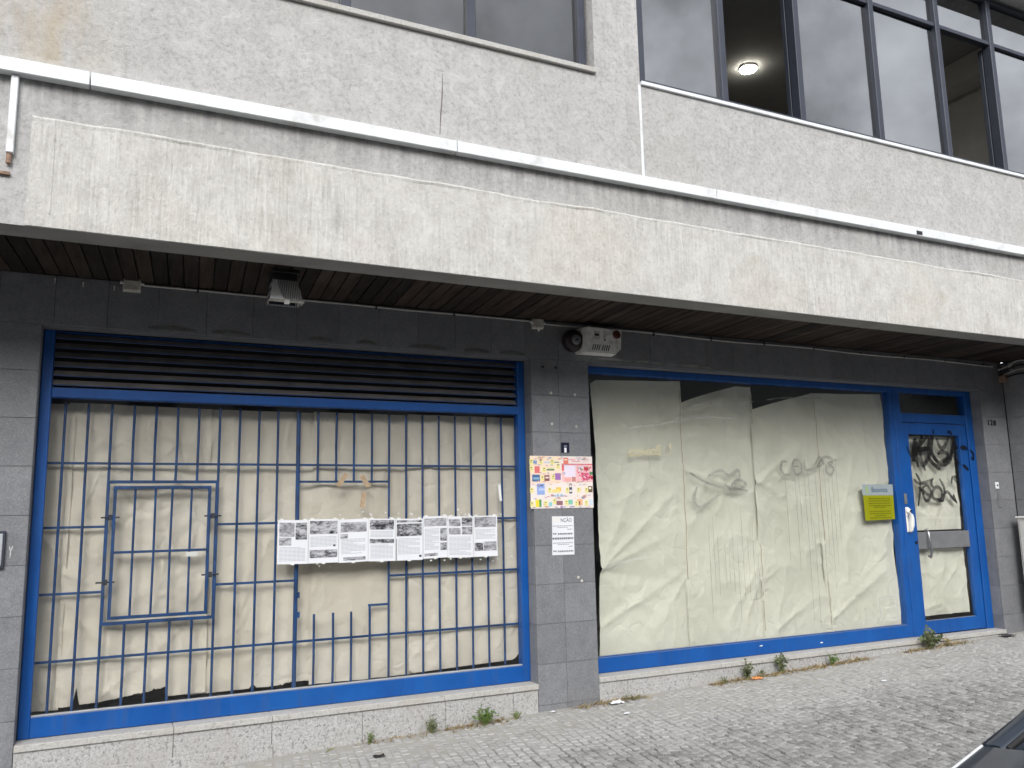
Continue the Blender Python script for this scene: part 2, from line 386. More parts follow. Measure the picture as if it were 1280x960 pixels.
def box_geo(dx, dy, dz, b=0.):
    hx, hy, hz = dx/2, dy/2, dz/2
    if b <= 0:
        vs = [(sx*hx, sy*hy, sz*hz) for sz in (-1, 1) for sy in (-1, 1) for sx in (-1, 1)]
        return vs, [(0, 2, 3, 1), (4, 5, 7, 6), (0, 1, 5, 4), (2, 3, 7, 6)[::1] and (2, 6, 7, 3), (0, 4, 6, 2), (1, 3, 7, 5)]
    b = min(b, .45*min(dx, dy, dz))
    vs = []; idx = {}
    for sx in (-1, 1):
        for sy in (-1, 1):
            for sz in (-1, 1):
                for ax in range(3):
                    p = [sx*(hx-b), sy*(hy-b), sz*(hz-b)]; p[ax] = (sx*hx, sy*hy, sz*hz)[ax]
                    idx[(sx, sy, sz, ax)] = len(vs); vs.append(tuple(p))
    fs = []
    q = [(-1, -1), (1, -1), (1, 1), (-1, 1)]
    for ax in range(3):
        for s_ in (-1, 1):
            f = []
            for a, c in q:
                k = [0, 0, 0]; k[ax] = s_; k[(ax+1) % 3] = a; k[(ax+2) % 3] = c; f.append(idx[(*k, ax)])
            fs.append(f if s_ > 0 else f[::-1])
    for ax in range(3):
        o1, o2 = (ax+1) % 3, (ax+2) % 3
        for a in (-1, 1):
            for c in (-1, 1):
                def K(s_, face):
                    k = [0, 0, 0]; k[ax] = s_; k[o1] = a; k[o2] = c; return idx[(*k, face)]
                f = [K(-1, o1), K(1, o1), K(1, o2), K(-1, o2)]
                fs.append(f if a*c < 0 else f[::-1])
    for sx in (-1, 1):
        for sy in (-1, 1):
            for sz in (-1, 1):
                f = [idx[(sx, sy, sz, i)] for i in range(3)]
                fs.append(f if sx*sy*sz > 0 else f[::-1])
    return vs, fs
_cache = {}
def box(name, x0, x1, y0, y1, z0, z1, m, parent=None, b=.0, rot=None):
    key = (round(x1-x0, 4), round(y1-y0, 4), round(z1-z0, 4), b, m.name)
    me = _cache.get(key)
    if me is None:
        vs, fs = box_geo(*key[:3], b); me = bpy.data.meshes.new(name); me.from_pydata(vs, [], fs); me.materials.append(m); me.update(); _cache[key] = me
    o = bpy.data.objects.new(name, me); register(o, parent, ((x0+x1)/2, (y0+y1)/2, (z0+z1)/2))
    if rot: o.rotation_euler = rot
    return o
def text(name, s, size, loc, m, parent=None, mirror=False, ex=.002, rx=90, ry=0, sx=1.):
    cu = bpy.data.curves.new(name, 'FONT'); cu.body = s; cu.size = size; cu.extrude = ex; cu.align_x = 'CENTER'; cu.align_y = 'CENTER'
    t = bpy.data.objects.new(name, cu); C.objects.link(t); bpy.context.view_layer.update()
    me = bpy.data.meshes.new_from_object(t.evaluated_get(bpy.context.evaluated_depsgraph_get())); bpy.data.objects.remove(t)
    me.materials.clear(); me.materials.append(m)
    M = Matrix.Rotation(R(ry), 4, 'Y') @ Matrix.Rotation(R(rx), 4, 'X') @ Matrix.Diagonal(((-sx if mirror else sx), 1, 1, 1))
    me.transform(M)
    if mirror: me.flip_normals()
    o = bpy.data.objects.new(name, me); return register(o, parent, loc)
def catmull(pts, n=8):
    P = [Vector(p) for p in pts]
    if len(P) < 3: return [P[0].lerp(P[-1], i/n) for i in range(n+1)]
    P = [2*P[0]-P[1]]+P+[2*P[-1]-P[-2]]; out = []
    for i in range(1, len(P)-2):
        for k in range(n):
            t = k/n; a, b, c, d = P[i-1:i+3]
            out.append(.5*((2*b)+(c-a)*t+(2*a-5*b+4*c-d)*t*t+(3*b-a-3*c+d)*t**3))
    out.append(P[-2]); return out
def ribbon(mb, pts, w, y, mi=0, n=8, taper=True):     # paint stroke on a pane; pts in (x,z)
    P = catmull([(p[0], 0, p[1]) for p in pts], n); k = len(P); vs = []; fs = []; uv = []
    for i, p in enumerate(P):
        t = (P[min(i+1, k-1)]-P[max(i-1, 0)]); t = t.normalized() if t.length > 1e-6 else Vector((1, 0, 0))
        nrm = Vector((-t.z, 0, t.x)); ww = w*(.55+.45*min(1, 4*min(i, k-1-i)/k)) if taper else w
        for s_ in (-.5, .5): q = p+nrm*ww*s_; vs.append((q.x, y, q.z))
    for i in range(k-1):
        fs.append((2*i, 2*i+1, 2*i+3, 2*i+2)); uv.append(((0, i/k), (1, i/k), (1, (i+1)/k), (0, (i+1)/k)))
    mb.add(vs, fs, mi, uv)
def g(x, y):                                           # pavement level
    xc = max(-6., min(14., x)); return .028*(xc-1.0)+.008*(y+.1)

# ------------------------------------------------------------------ ground, road, kerb
def sheet(name, x0, x1, nx, y0, y1, ny, zf, m):
    mb = MB(); vs = [(x0+(x1-x0)*i/nx, y0+(y1-y0)*j/ny, zf(x0+(x1-x0)*i/nx, y0+(y1-y0)*j/ny)) for j in range(ny+1) for i in range(nx+1)]
    mb.add(vs, [(j*(nx+1)+i, j*(nx+1)+i+1, (j+1)*(nx+1)+i+1, (j+1)*(nx+1)+i) for j in range(ny) for i in range(nx)], sm=True)
    o = mb.build(name, m); o['kind'] = 'structure'; return o
sheet('ground', -400, 400, 2, -400, 400, 2, lambda x, y: -.62, MT['earth'])
sheet('road', -60, 60, 60, -16, -4.33, 4, lambda x, y: g(x, y)-.11, MT['asphalt'])
pavement = sheet('pavement', -8, 16, 240, -4.2, .12, 60,
    lambda x, y: g(x, y)-.0035-.013*min(1, max(0, (-.55-y-.45*mn.noise((x*1.3, y*1.3, 0)))/.9)), MT['sand'])
kerb = MB()
for i in range(24):
    x = -8+i
    kerb.add([Vector(v)+Vector((x+.5, -4.265, g(x+.5, -4.2)-.09)) for v in box_geo(.992, .13, .18, .012)[0]], box_geo(.992, .13, .18, .012)[1])
k_o = kerb.build('kerb', MT['kerb']); k_o['kind'] = 'structure'

# cobbles: rows run away from the wall, slightly skewed
def cobble_geo(r, w, l):
    h = .04; b = .006
    def ring(ins, z, j): return [((w/2-ins)*sx*(1+r.uniform(-j, j)), (l/2-ins)*sy*(1+r.uniform(-j, j)), z+r.uniform(-.0012, .0012)) for sx, sy in ((-1, -1), (1, -1), (1, 1), (-1, 1))]
    vs = ring(0, -h, .0)+ring(0, -b, .09)+ring(b, 0, .10)
    fs = [(0+i, (i+1) % 4, 4+(i+1) % 4, 4+i) for i in range(4)]+[(4+i, 4+(i+1) % 4, 8+(i+1) % 4, 8+i) for i in range(4)]+[(8, 9, 10, 11)]
    return vs, fs
CV = [cobble_geo(rng, rng.uniform(.049, .056), rng.uniform(.054, .066)) for _ in range(14)]
CM = []
for vs, fs in CV:
    me = bpy.data.meshes.new('cobble'); me.from_pydata(vs, [], fs); me.materials.append(MT['cobble']); me.update(); CM.append(me)
th = R(8.5); ca, sa = math.cos(th), math.sin(th)
spots = []
row = -8.6
Minv = mw.inverted()
for i in range(356):
    u = -6.2+i*.0572+rng.uniform(-.004, .004)
    off = rng.uniform(0, .064)
    for j in range(70):
        v = -4.3+j*.0645+off+rng.uniform(-.008, .008)
        x = u + v*math.tan(th)+.03*mn.noise((u*.7, v*.7, 1)) + rng.uniform(-.004, .004); y = v
        if not (-5.9 < x < 13.9 and -4.15 < y < -.17): continue
        if 8.6 < x and y > -.2: continue
        z = g(x, y)+rng.uniform(-.0045, .003)
        cpt = Minv @ Vector((x, y, z)); px = None
        if cpt.z < -.3:
            px = (640+1048*cpt.x/-cpt.z, 480-1048*cpt.y/-cpt.z)
            vis = -5 < px[0] < 1285 and -5 < px[1] < 965 and not (px[0] > 1190 and px[1] > 900)
            sz = 1/(-cpt.z)**2*abs((Vector((x, y, z))-mw.translation).normalized().z)
        else: vis, sz = False, 0
        spots.append((sz if vis else 0, x, y, z, rng.randrange(14), -th+rng.uniform(-.09, .09)+rng.choice((0, math.pi)), rng.uniform(.9, 1.06), rng.uniform(-.035, .035), rng.uniform(-.035, .035)))
spots.sort(key=lambda s_: -s_[0])
for s_ in spots[:300]:
    o = bpy.data.objects.new('cobble', CM[s_[4]]); register(o, pavement, s_[1:4])
    o.rotation_euler = (s_[7], s_[8], s_[5]); o.scale = (s_[6], s_[6], 1)
vv = []; ff = []; k = 0
cvs = [np.array(v) for v, f in CV]
for s_ in spots[300:]:
    M3 = np.array(Matrix.Rotation(s_[5], 3, 'Z') @ Matrix.Rotation(s_[8], 3, 'Y') @ Matrix.Rotation(s_[7], 3, 'X'))
    a = (cvs[s_[4]]*[s_[6], s_[6], 1]) @ M3.T + np.array(s_[1:4])
    vv.append(a); ff += [[k+i for i in f] for f in CV[s_[4]][1]]; k += len(a)
me = bpy.data.meshes.new('cobble_field'); me.from_pydata(np.concatenate(vv).tolist(), [], ff); me.materials.append(MT['cobbles']); me.update()
o = bpy.data.objects.new('cobble_field', me); register(o, pavement, (0, 0, 0)); o['kind'] = 'stuff'; o['label'] = 'grey granite setts of the pavement'

# ------------------------------------------------------------------ unseen row added across the street to shade the recess and fill reflections
OB = thing('added_street_row', 'long plain unseen building added across the street to shade the recess', 'building', (4, -21, 0))
obm = pm('far_render', (.18, .18, .175), .9, var=.12, scale=.6)
mb = MB(); mb.box(-40, 48, -31, -21, -.6, 9.5); mb.build('wall', obm, OB)
mb = MB(); mb.box(-40.4, 48.4, -31.4, -20.5, 9.5, 9.9); mb.build('roof', pm('far_roof', (.20, .12, .09), .9), OB)
for st in range(3):
    for i in range(29):
        x = -38.5+3*i; z = .8+st*3.0; o = box('window', x, x+1.3, -21.0, -20.93, z, z+1.7, MT['frame_dark'], OB)
        box('pane', x+.08, x+1.22, -20.93, -20.92, z+.08, z+1.62, MT['black'], o)
sheet('far_pavement', -60, 60, 4, -20.95, -16, 2, lambda x, y: -.0+g(x, -16)-.02, MT['kerb'])
# ------------------------------------------------------------------ the building
B = thing('commercial_building', 'grey rendered building with dark tiled ground floor, deep concrete fascia and blue shopfront', 'building', (3.2, 0, 0))
FY = -1.2
# upper wall, with window openings
uw = MB()
uw.box(-7, 15, FY, FY+.28, 3.0975, 4.66)            # spandrel, runs down behind the fascia face
uw.box(-7, -2.6, FY, FY+.28, 4.66, 6.56); uw.box(3.045, 3.436, FY, FY+.28, 4.66, 6.56); uw.box(12.2, 15, FY, FY+.28, 4.66, 6.56)
uw.box(-7, 15, FY-.22, FY+.28, 6.56, 8.4)
upper_wall = uw.build('upper_wall', MT['render'], B)
fl = MB(); fl.box(-7, 15, FY, -1.0, 3.044, 3.097)
fo = fl.build('fascia_edge', MT['lip'], B)
for i, p in enumerate(fo.data.polygons):
    pass
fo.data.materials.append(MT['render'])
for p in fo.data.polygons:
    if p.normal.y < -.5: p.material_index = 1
# cement patch of the old sign, thin, with an uneven top edge
pt = MB(); n = 260; x0, x1 = -.44, 11.6
top = [3.648+.014*mn.noise((x0+(x1-x0)*i/n*1.7, 0, 3))+.006*mn.noise((x0+(x1-x0)*i/n*7, 2, 3))-.004*((x0+(x1-x0)*i/n)) for i in range(n+1)]
vs = []; 
for i in range(n+1):
    x = x0+(x1-x0)*i/n
    rd = .0005+.0075*max(0, mn.noise((x*1.9, 7, 1)))+.002*abs(mn.noise((x*11, 7, 1))); vs += [(x, FY-.006, 3.048), (x, FY-.006, top[i]-.030), (x, FY-.007-rd, top[i]-.016), (x, FY-.007-rd, top[i]-.010), (x, FY-.001, top[i]), (x, FY-.001, 3.046)]
fs = []
for i in range(n): fs += [tuple(q+6*p for q, p in ((a_, i), (a_, i+1), ((a_+1) % 6, i+1), ((a_+1) % 6, i))) for a_ in (0, 1, 2, 3, 5)]
fs.append((0, 1, 2, 3, 4, 5))
pt.add(vs, fs); so = pt.build('sign_scar', MT['patch'], B); so['label'] = 'pale streaked cement strip where a sign was removed'
# second, finer inner scar line (left end return of the old sign)
box('scar_ridge', -.335, -.327, FY-.009, FY-.0055, 3.12, 3.60, MT['patch'], so, .001)
# white metal band in lengths
jx = [-7, -4.5, -2.3, -.179, 1.942, 4.049, 6.238, 8.4, 10.6, 12.8, 15]
for a, b_ in zip(jx[:-1], jx[1:]):
    box('metal_band', a+.003, b_-.003, FY-.062, FY-.001, 3.846, 3.922, MT['white_metal'], B, .003)
box('band_joint_plate', 6.22, 6.29, FY-.066, FY-.0625, 3.856, 3.888, MT['black'], B)
dp = box('downpipe', -.545, -.510, FY-.034, FY-.002, 3.415, 3.845, MT['white_metal'], B, .004)
mb = MB(); mb.tube([(-.53, FY-.015, 3.425), (-.53, FY-.017, 3.36)], .013, 8); mb.box(-.60, -.52, FY-.02, FY-.002, 3.30, 3.315); mb.build('pipe_stub', MT['rust'], dp)
box('joint_strip', 3.416, 3.438, FY-.008, FY-.001, 3.923, 4.662, MT['white_metal'], B, .002)
mb = MB(); ribbon(mb, [(1.866, 4.40), (1.862, 4.25), (1.852, 4.11), (1.845, 3.97)], .012, FY-.0015); mb.build('wall_crack', mk_spray('rusty_crack', (.10, .05, .04), .8, .05), upper_wall)
# window sills
box('window_sill', -2.6, 3.044, FY-.028, FY+.16, 4.662, 4.70, MT['sill_stone'], B, .003)
box('window_sill', 3.44, 12.2, FY-.02, FY+.16, 4.662, 4.692, MT['white_metal'], B, .003)

def sash(name, parent, x0, x1, z0, z1, y, hinge=None, ang=0):
    w = .045; mb = MB()
    for a in ((x0, x0+w, z0, z1), (x1-w, x1, z0, z1), (x0+w, x1-w, z0, z0+w), (x0+w, x1-w, z1-w, z1)): mb.box(a[0], a[1], y-.022, y+.022, a[2], a[3], .003)
    lo = (hinge, y, z0) if hinge is not None else None
    f = mb.build(name, MT['frame_dark'], parent, lo)
    gm = MB(); gm.box(x0+w, x1-w, y-.004, y+.004, z0+w, z1-w); gl = gm.build('glass_pane', MT['solar'], f, lo)
    if hinge is not None: f.rotation_euler = (0, 0, ang)
    return f
def office_window(name, xs, x_open, y, z0, z1, ztr, gm_=None):
    gm_ = gm_ or MT['solar']
    x0, x1 = xs[0], xs[-1]; mb = MB()
    for i, x in enumerate(xs): mb.box(x-.03, x+.03, y-.045, y+.045, z0, z1, .004)
    for a, b_ in zip(xs[:-1], xs[1:]):
        for zz in (z0+.02, ztr, z1-.03): mb.box(a+.03, b_-.03, y-.035, y+.035, zz-.02, zz+.02, .003)
    fr = mb.build(name, MT['frame_dark'], B)
    for i, (a, b_) in enumerate(zip(xs[:-1], xs[1:])):
        gm = MB(); gm.box(a+.028, b_-.028, y-.004, y+.004, ztr+.018, z1-.048); gm.build('glass_pane', MT['solar'], fr)
        if i in x_open: continue
        gm = MB(); gm.box(a+.028, b_-.028, y-.004, y+.004, z0+.038, ztr-.018); go = gm.build('glass_pane', gm_, fr); go.rotation_euler = (R(rng.uniform(-.5, .5)), 0, R(rng.uniform(-.5, .5)))
    for i, ang in x_open.items():
        a, b_ = xs[i], xs[i+1]
        c_ = xs[i+2]-xs[i+1]
        sash('open_sash', fr, b_-.03, b_-.03+(b_-a-.02), z0+.045, ztr-.024, y+.075)
    return fr
w1 = office_window('office_window', [-2.55, -1.42, -.52, .35, 1.24, 2.115, 2.995], {}, FY+.12, 4.702, 6.54, 6.04, MT['solar_dark']); w1['label'] = 'ribbon of tinted panes left of the concrete pier'
w2 = office_window('office_window', [3.47, 4.265, 5.085, 6.01, 6.90, 7.69, 8.52, 9.4, 10.3, 11.25, 12.16], {1: 0, 4: 0}, FY+.06, 4.694, 6.54, 6.04); w2['label'] = 'ribbon of tinted panes with two sashes slid open'
# office interior
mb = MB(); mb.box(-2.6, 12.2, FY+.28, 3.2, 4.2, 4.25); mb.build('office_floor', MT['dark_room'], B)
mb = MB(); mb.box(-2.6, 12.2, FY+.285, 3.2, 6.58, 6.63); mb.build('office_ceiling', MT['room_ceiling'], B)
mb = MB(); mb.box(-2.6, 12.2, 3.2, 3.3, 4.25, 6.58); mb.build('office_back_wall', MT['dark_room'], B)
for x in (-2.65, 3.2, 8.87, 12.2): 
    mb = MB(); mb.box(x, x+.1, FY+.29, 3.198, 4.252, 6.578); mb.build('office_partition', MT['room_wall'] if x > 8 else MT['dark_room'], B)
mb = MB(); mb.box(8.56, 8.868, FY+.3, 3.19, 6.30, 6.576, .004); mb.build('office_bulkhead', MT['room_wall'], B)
lm = thing('ceiling_lamp', 'lit round white lamp on the ceiling behind the first open office window', 'lamp', (6.45, .88, 6.58))
e = NT('lamp_glow'); e.col((.9, .88, .8)); e.p.inputs['Emission Color'].default_value = (1, .95, .82, 1); e.p.inputs['Emission Strength'].default_value = 40.0
mb = MB(); mb.tube([(6.45, .88, 6.555), (6.45, .88, 6.545), (6.45, .88, 6.54)], [.095, .095, .085], 24); mb.build('diffuser', e.m, lm)
mb = MB(); mb.tube([(6.45, .88, 6.579), (6.45, .88, 6.556)], [.10, .099], 24); mb.build('lamp_rim', MT['white'], lm)

# soffit of dark boards, slightly skewed to the facade
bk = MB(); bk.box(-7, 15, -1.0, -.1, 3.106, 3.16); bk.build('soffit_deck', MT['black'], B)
bw = .091; sk = math.tan(R(5))
bm_ = MB(); hy0, hy1 = -1.0, -.122
prof = []
ym = (hy0+hy1)/2
z0, z1 = 3.084, 3.104
vb = [(-bw/2+.0045+sk*(hy0-ym), hy0-ym, z0), (bw/2-.0045+sk*(hy0-ym), hy0-ym, z0), (bw/2-.0045+sk*(hy1-ym), hy1-ym, z0), (-bw/2+.0045+sk*(hy1-ym), hy1-ym, z0)]
vb += [(x, y, z1) for x, y, z in vb]
bme = bpy.data.meshes.new('soffit_board'); bme.from_pydata([(x, y, z-z0) for x, y, z in vb], [], [(3, 2, 1, 0), (4, 5, 6, 7), (0, 1, 5, 4), (1, 2, 6, 5), (2, 3, 7, 6), (3, 0, 4, 7)]); bme.materials.append(MT['wood']); bme.update()
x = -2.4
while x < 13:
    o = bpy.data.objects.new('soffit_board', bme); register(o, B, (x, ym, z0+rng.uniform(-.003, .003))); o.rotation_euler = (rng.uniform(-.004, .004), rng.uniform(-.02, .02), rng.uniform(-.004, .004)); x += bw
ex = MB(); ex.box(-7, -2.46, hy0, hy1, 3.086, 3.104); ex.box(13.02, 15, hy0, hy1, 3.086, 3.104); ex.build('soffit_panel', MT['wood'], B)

# tiled ground-floor walls
bkw = MB()
bkw.box(-7, 8.9, -.104, .12, 2.766, 3.105)
bkw.box(-7, -.408, -.104, .12, -.4, 2.766); bkw.box(3.025, 3.553, -.104, .12, -.1, 2.766); bkw.box(8.475, 8.9, -.104, .12, -.1, 2.766)
bkw.box(8.9, 15, -1.0, .12, -.1, 3.082)
tw = bkw.build('tiled_wall', MT['grout'], B)
def tiles(x0, x1, z0, z1, yf=-.12):
    box('tile', x0+.0009, x1-.0009, yf+rng.uniform(-.0009, .0009), -.1045, z0+.0009, z1-.0009, MT['tile'], tw, .0015)
X = -.342-.302*7
while X < 8.85:
    xe = min(X+.302, 8.868); tiles(X, xe, 2.764, 3.082); X += .302
zr = [2.764-.296*i for i in range(11)]
for a, b_ in zip(zr[:-1], zr[1:]):
    for c in range(6): tiles(-.405-.30*(c+1), -.405-.30*c, b_, a)
    zb = max(b_, -.05)
    if a > 0: tiles(3.022, 3.272, zb, a); tiles(3.272, 3.556, zb, a); tiles(8.472, 8.868, zb, a)
# narrow returns of the pillars
for xx, sgn in ((-.405, 1), (3.022, -1), (3.556, 1), (8.472, -1)):
    for a, b_ in zip(zr[:-1], zr[1:]):
        if a < .02: continue
        xa, xb = (xx, xx+.003) if sgn > 0 else (xx-.003, xx)
        if sgn > 0: xa, xb = xx-.0012, xx+.003
        else: xa, xb = xx-.003, xx+.0012
        box('tile', xa, xb, -.1035, .0, max(b_, -.05)+.0013, a-.0013, MT['tile'], tw)
# return wall at the right end
for a, b_ in zip([3.08]+zr[:-1], zr):
    if a < .1: continue
    for c in range(3): box('tile', 8.872, 8.897, -.125-.295*(c+1)+.0013, -.125-.295*c-.0013, b_+.0013, a-.0013, MT['tile'], tw, .0015)
# under-lintel strip
box('lintel_underside', -.40, 3.02, -.1035, .0, 2.757, 2.7655, MT['tile'], tw); box('lintel_underside', 3.559, 8.469, -.1035, .0, 2.757, 2.7655, MT['tile'], tw)
# old adhesive smears under the lintel tiles
ad1 = mk_spray('grey_adhesive', (.42, .42, .40), .75, .2); ad2 = mk_spray('dull_adhesive', (.17, .165, .14), .55, .2)
for a, b_, z in ((3.66, 3.95, 2.80), (3.96, 4.34, 2.795), (4.4, 4.85, 2.79)): mb = MB(); ribbon(mb, [(a, z), ((a+b_)/2, z+.005), (b_, z-.003)], .045, -.1225, n=6); mb.build('adhesive_smear', ad1, tw)
for a, b_ in ((.2, .5), (.6, .85), (1.25, 1.42), (1.6, 1.75), (2.0, 2.3), (2.45, 2.66), (2.75, 2.97)): mb = MB(); ribbon(mb, [(a, 2.79), ((a+b_)/2, 2.80), (b_, 2.79)], .04, -.1225, n=6); mb.build('adhesive_smear', ad2, tw)
# drill holes and screw plugs
for (x, z) in ((-.01, 3.045), (.18-.53, 3.06), (-.19, 3.052)): 
    mb = MB(); mb.tube([(x, -.121, z), (x, -.135, z-.004)], .006, 6); mb.tube([(x, -.128, z), (x, -.130, z-.03)], .004, 5); mb.build('wall_plug', MT['beige'], tw)
for (x, z) in ((3.13, 2.70), (3.25, 2.70), (3.20, 2.49), (3.42, 2.485), (3.20, 2.24), (3.425, 2.225), (3.40, .93+.1), (3.43, 1.0)):
    mb = MB(); mb.tube([(x, -.1195, z), (x, -.1225, z)], .011, 10); mb.build('wall_plug', MT['beige'] if z < 2.6 else MT['black'], tw)

# plinth
def plinth(xs, zt, cap):
    for a, b_ in zip(xs[:-1], xs[1:]):
        box('plinth_stone', a+.0015, b_-.0015, -.121+rng.uniform(-.0015, .0015), -.02, -.35, zt-cap-.0015, MT['granite'], pl, .002)
pb = MB(); pb.box(-.403, 3.02, -.10, .12, -.35, .2); pb.box(3.558, 8.47, -.10, .12, -.35, .2)
pl = pb.build('plinth', MT['grout'], B)
plinth([-.403, .46, 1.06, 1.664, 2.273, 2.81, 3.021], .262, .040)
plinth([3.557, 3.82, 4.42, 5.02, 5.64, 6.26, 6.88, 7.36, 7.92, 8.471], .257, .040)
for xs in ([-.403, .46, 1.06, 2.26, 3.0205], [3.557, 4.75, 5.95, 7.13, 8.4715]):
    zt = .261 if xs[0] < 1 else .256
    for a, b_ in zip(xs[:-1], xs[1:]): box('sill_stone', a+.001, b_-.001, -.136, .01, zt-.040, zt, MT['sill_stone'], pl, .004)
box('base_course', -.40, 1.065, -.138, -.1225, -.3, .082, MT['granite'], pl, .003)

# ------------------------------------------------------------------ left shop window
def bar(name, m, parent, *a, b=.003): return box(name, *a, m, parent, b)
L = MB(); L.box(-.398, -.336, 0, .085, .263, 2.756, .004); L.box(2.960, 3.0205, 0, .085, .263, 2.756, .004)
L.box(-.336, 2.960, .001, .085, .263, .383, .004); L.box(-.336, 2.960, .001, .085, 2.322, 2.386, .004); L.box(-.336, 2.960, .03, .085, 2.748, 2.756, .003)
sw1 = L.build('shop_window', MT['blue'], B); sw1['label'] = 'wide blue framed shop window with a louvred vent above'
bar('glazing_bead', MT['bead'], sw1, -.334, 2.958, .012, .03, .3835, .391, b=.001)
mb = MB(); mb.box(-.334, 2.958, .032, .038, .392, 2.3215); mb.build('glass_pane', MT['glass'], sw1)
for i in range(6):
    z = 2.405+i*.0605
    o = box('louvre_slat', -.3345, 2.9585, .004, .054, z-.004, z+.004, MT['louvre'], sw1, .001, rot=(R(48), 0, 0)); o.location.y += .008; o.location.z += .016
    box('slat_edge', -.3345, 2.9585, .0035, .0095, z-.006, z+.000, MT['blue_dark'], sw1, .001)
mb = MB(); mb.box(-.336, 2.96, .088, .095, 2.386, 2.735); mb.build('vent_backing', MT['black'], sw1)
# dark shop interior
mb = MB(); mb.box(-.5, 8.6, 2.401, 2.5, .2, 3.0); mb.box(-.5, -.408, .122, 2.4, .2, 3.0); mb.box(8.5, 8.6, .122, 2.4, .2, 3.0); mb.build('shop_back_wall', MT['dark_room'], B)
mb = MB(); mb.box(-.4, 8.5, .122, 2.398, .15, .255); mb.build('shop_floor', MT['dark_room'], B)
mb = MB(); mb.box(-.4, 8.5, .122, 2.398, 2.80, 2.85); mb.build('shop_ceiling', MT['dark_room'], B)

# ------------------------------------------------------------------ security grille
GR = thing('security_grille', 'blue steel bar grille with a cut opening and small hatch inside the left window', 'grille', (1.3, .1, .26))
GY = .10
def vbar(x, z0, z1, r=.0085, y=GY, parent=None, name='bar', tw_=True):
    mb = MB(); mb.tube([(x, y, z0), (x+rng.uniform(-.003, .003), y, (z0+z1)/2), (x, y, z1)], r, 8); return mb.build(name, MT['blue_dark'], parent or GR)
def hbar(x0, x1, z, y=GY+.013, parent=None, h=.008):
    mb = MB(); mb.box(x0, x1, y-.004, y+.004, z-h, z+h, .001); return mb.build('rail', MT['blue_dark'], parent or GR)
bx = [-.254, -.121, .018, .155, .290, .425, .561, .698, .832, .963, 1.094, 1.239, 1.381, 1.517, 1.648, 1.784, 1.918, 2.051, 2.184, 2.318, 2.452, 2.585, 2.72, 2.852]
ZT, ZB = 2.30, .27
for i, x in enumerate(bx):
    if x in (.155, .290, .425, .561): vbar(x, 1.79, ZT); vbar(x, ZB, .892)
    elif x in (1.381, 1.517, 1.648, 1.784): vbar(x, 1.79, ZT); vbar(x-.01, ZB, .862+(.03 if x > 1.7 else 0))
    elif x == 1.239: vbar(x, ZB, ZT, .015, name='post')
    else: vbar(x, ZB, ZT)
hbar(-.40, 3.02, 1.911); hbar(-.40, 3.02, .682)
for a, b_, z in ((-.40, .018, 1.502), (.698, 1.239, 1.502), (1.918, 3.02, 1.502), (-.40, .018, 1.09), (.698, 1.239, 1.10), (1.918, 3.02, 1.10), (1.239, 1.918, 1.791), (1.765, 1.918, .897)): hbar(a, b_, z)
# fixed surround of the hatch
hs_ = MB()
for a in ((.010, .030, .880, 1.80), (.684, .704, .880, 1.80), (.030, .684, 1.780, 1.80), (.030, .684, .880, .900)): hs_.box(a[0], a[1], GY-.012, GY+.012, a[2], a[3], .002)
hs_.build('hatch_surround', MT['blue_dark'], GR)
hl = MB()
for a in ((.052, .072, .915, 1.762), (.634, .654, .915, 1.762), (.072, .634, 1.742, 1.762), (.072, .634, .915, .935), (.072, .634, 1.328, 1.344)): hl.box(a[0], a[1], GY-.030, GY-.008, a[2], a[3], .002)
hl = hl.build('hatch', MT['blue_dark'], GR)
for x in (.182, .305, .409, .53): vbar(x, .935, 1.742, .0075, GY-.018, hl)
for x, z in ((.04, 1.56), (.67, 1.56), (.03, 1.15), (.665, 1.17)):
    mb = MB(); mb.tube([(x-.055, GY-.02, z), (x+.055, GY-.02, z)], .006, 6); mb.box(x-.012, x+.012, GY-.03, GY-.0, z-.018, z+.018, .002); mb.build('hinge_bolt', MT['frame_dark'], GR)
mb = MB(); mb.tube([(1.258, GY-.005, 1.02), (1.258, GY-.005, .98)], .010, 8); mb.box(1.245, 1.270, GY-.012, GY+.004, .845, .885, .003); mb.build('weld_lug', MT['blue_dark'], GR)
o = bar('price_tag', MT['tape_clear'], GR, .505, .58, GY-.036, GY-.033, 1.295, 1.325, b=.0)

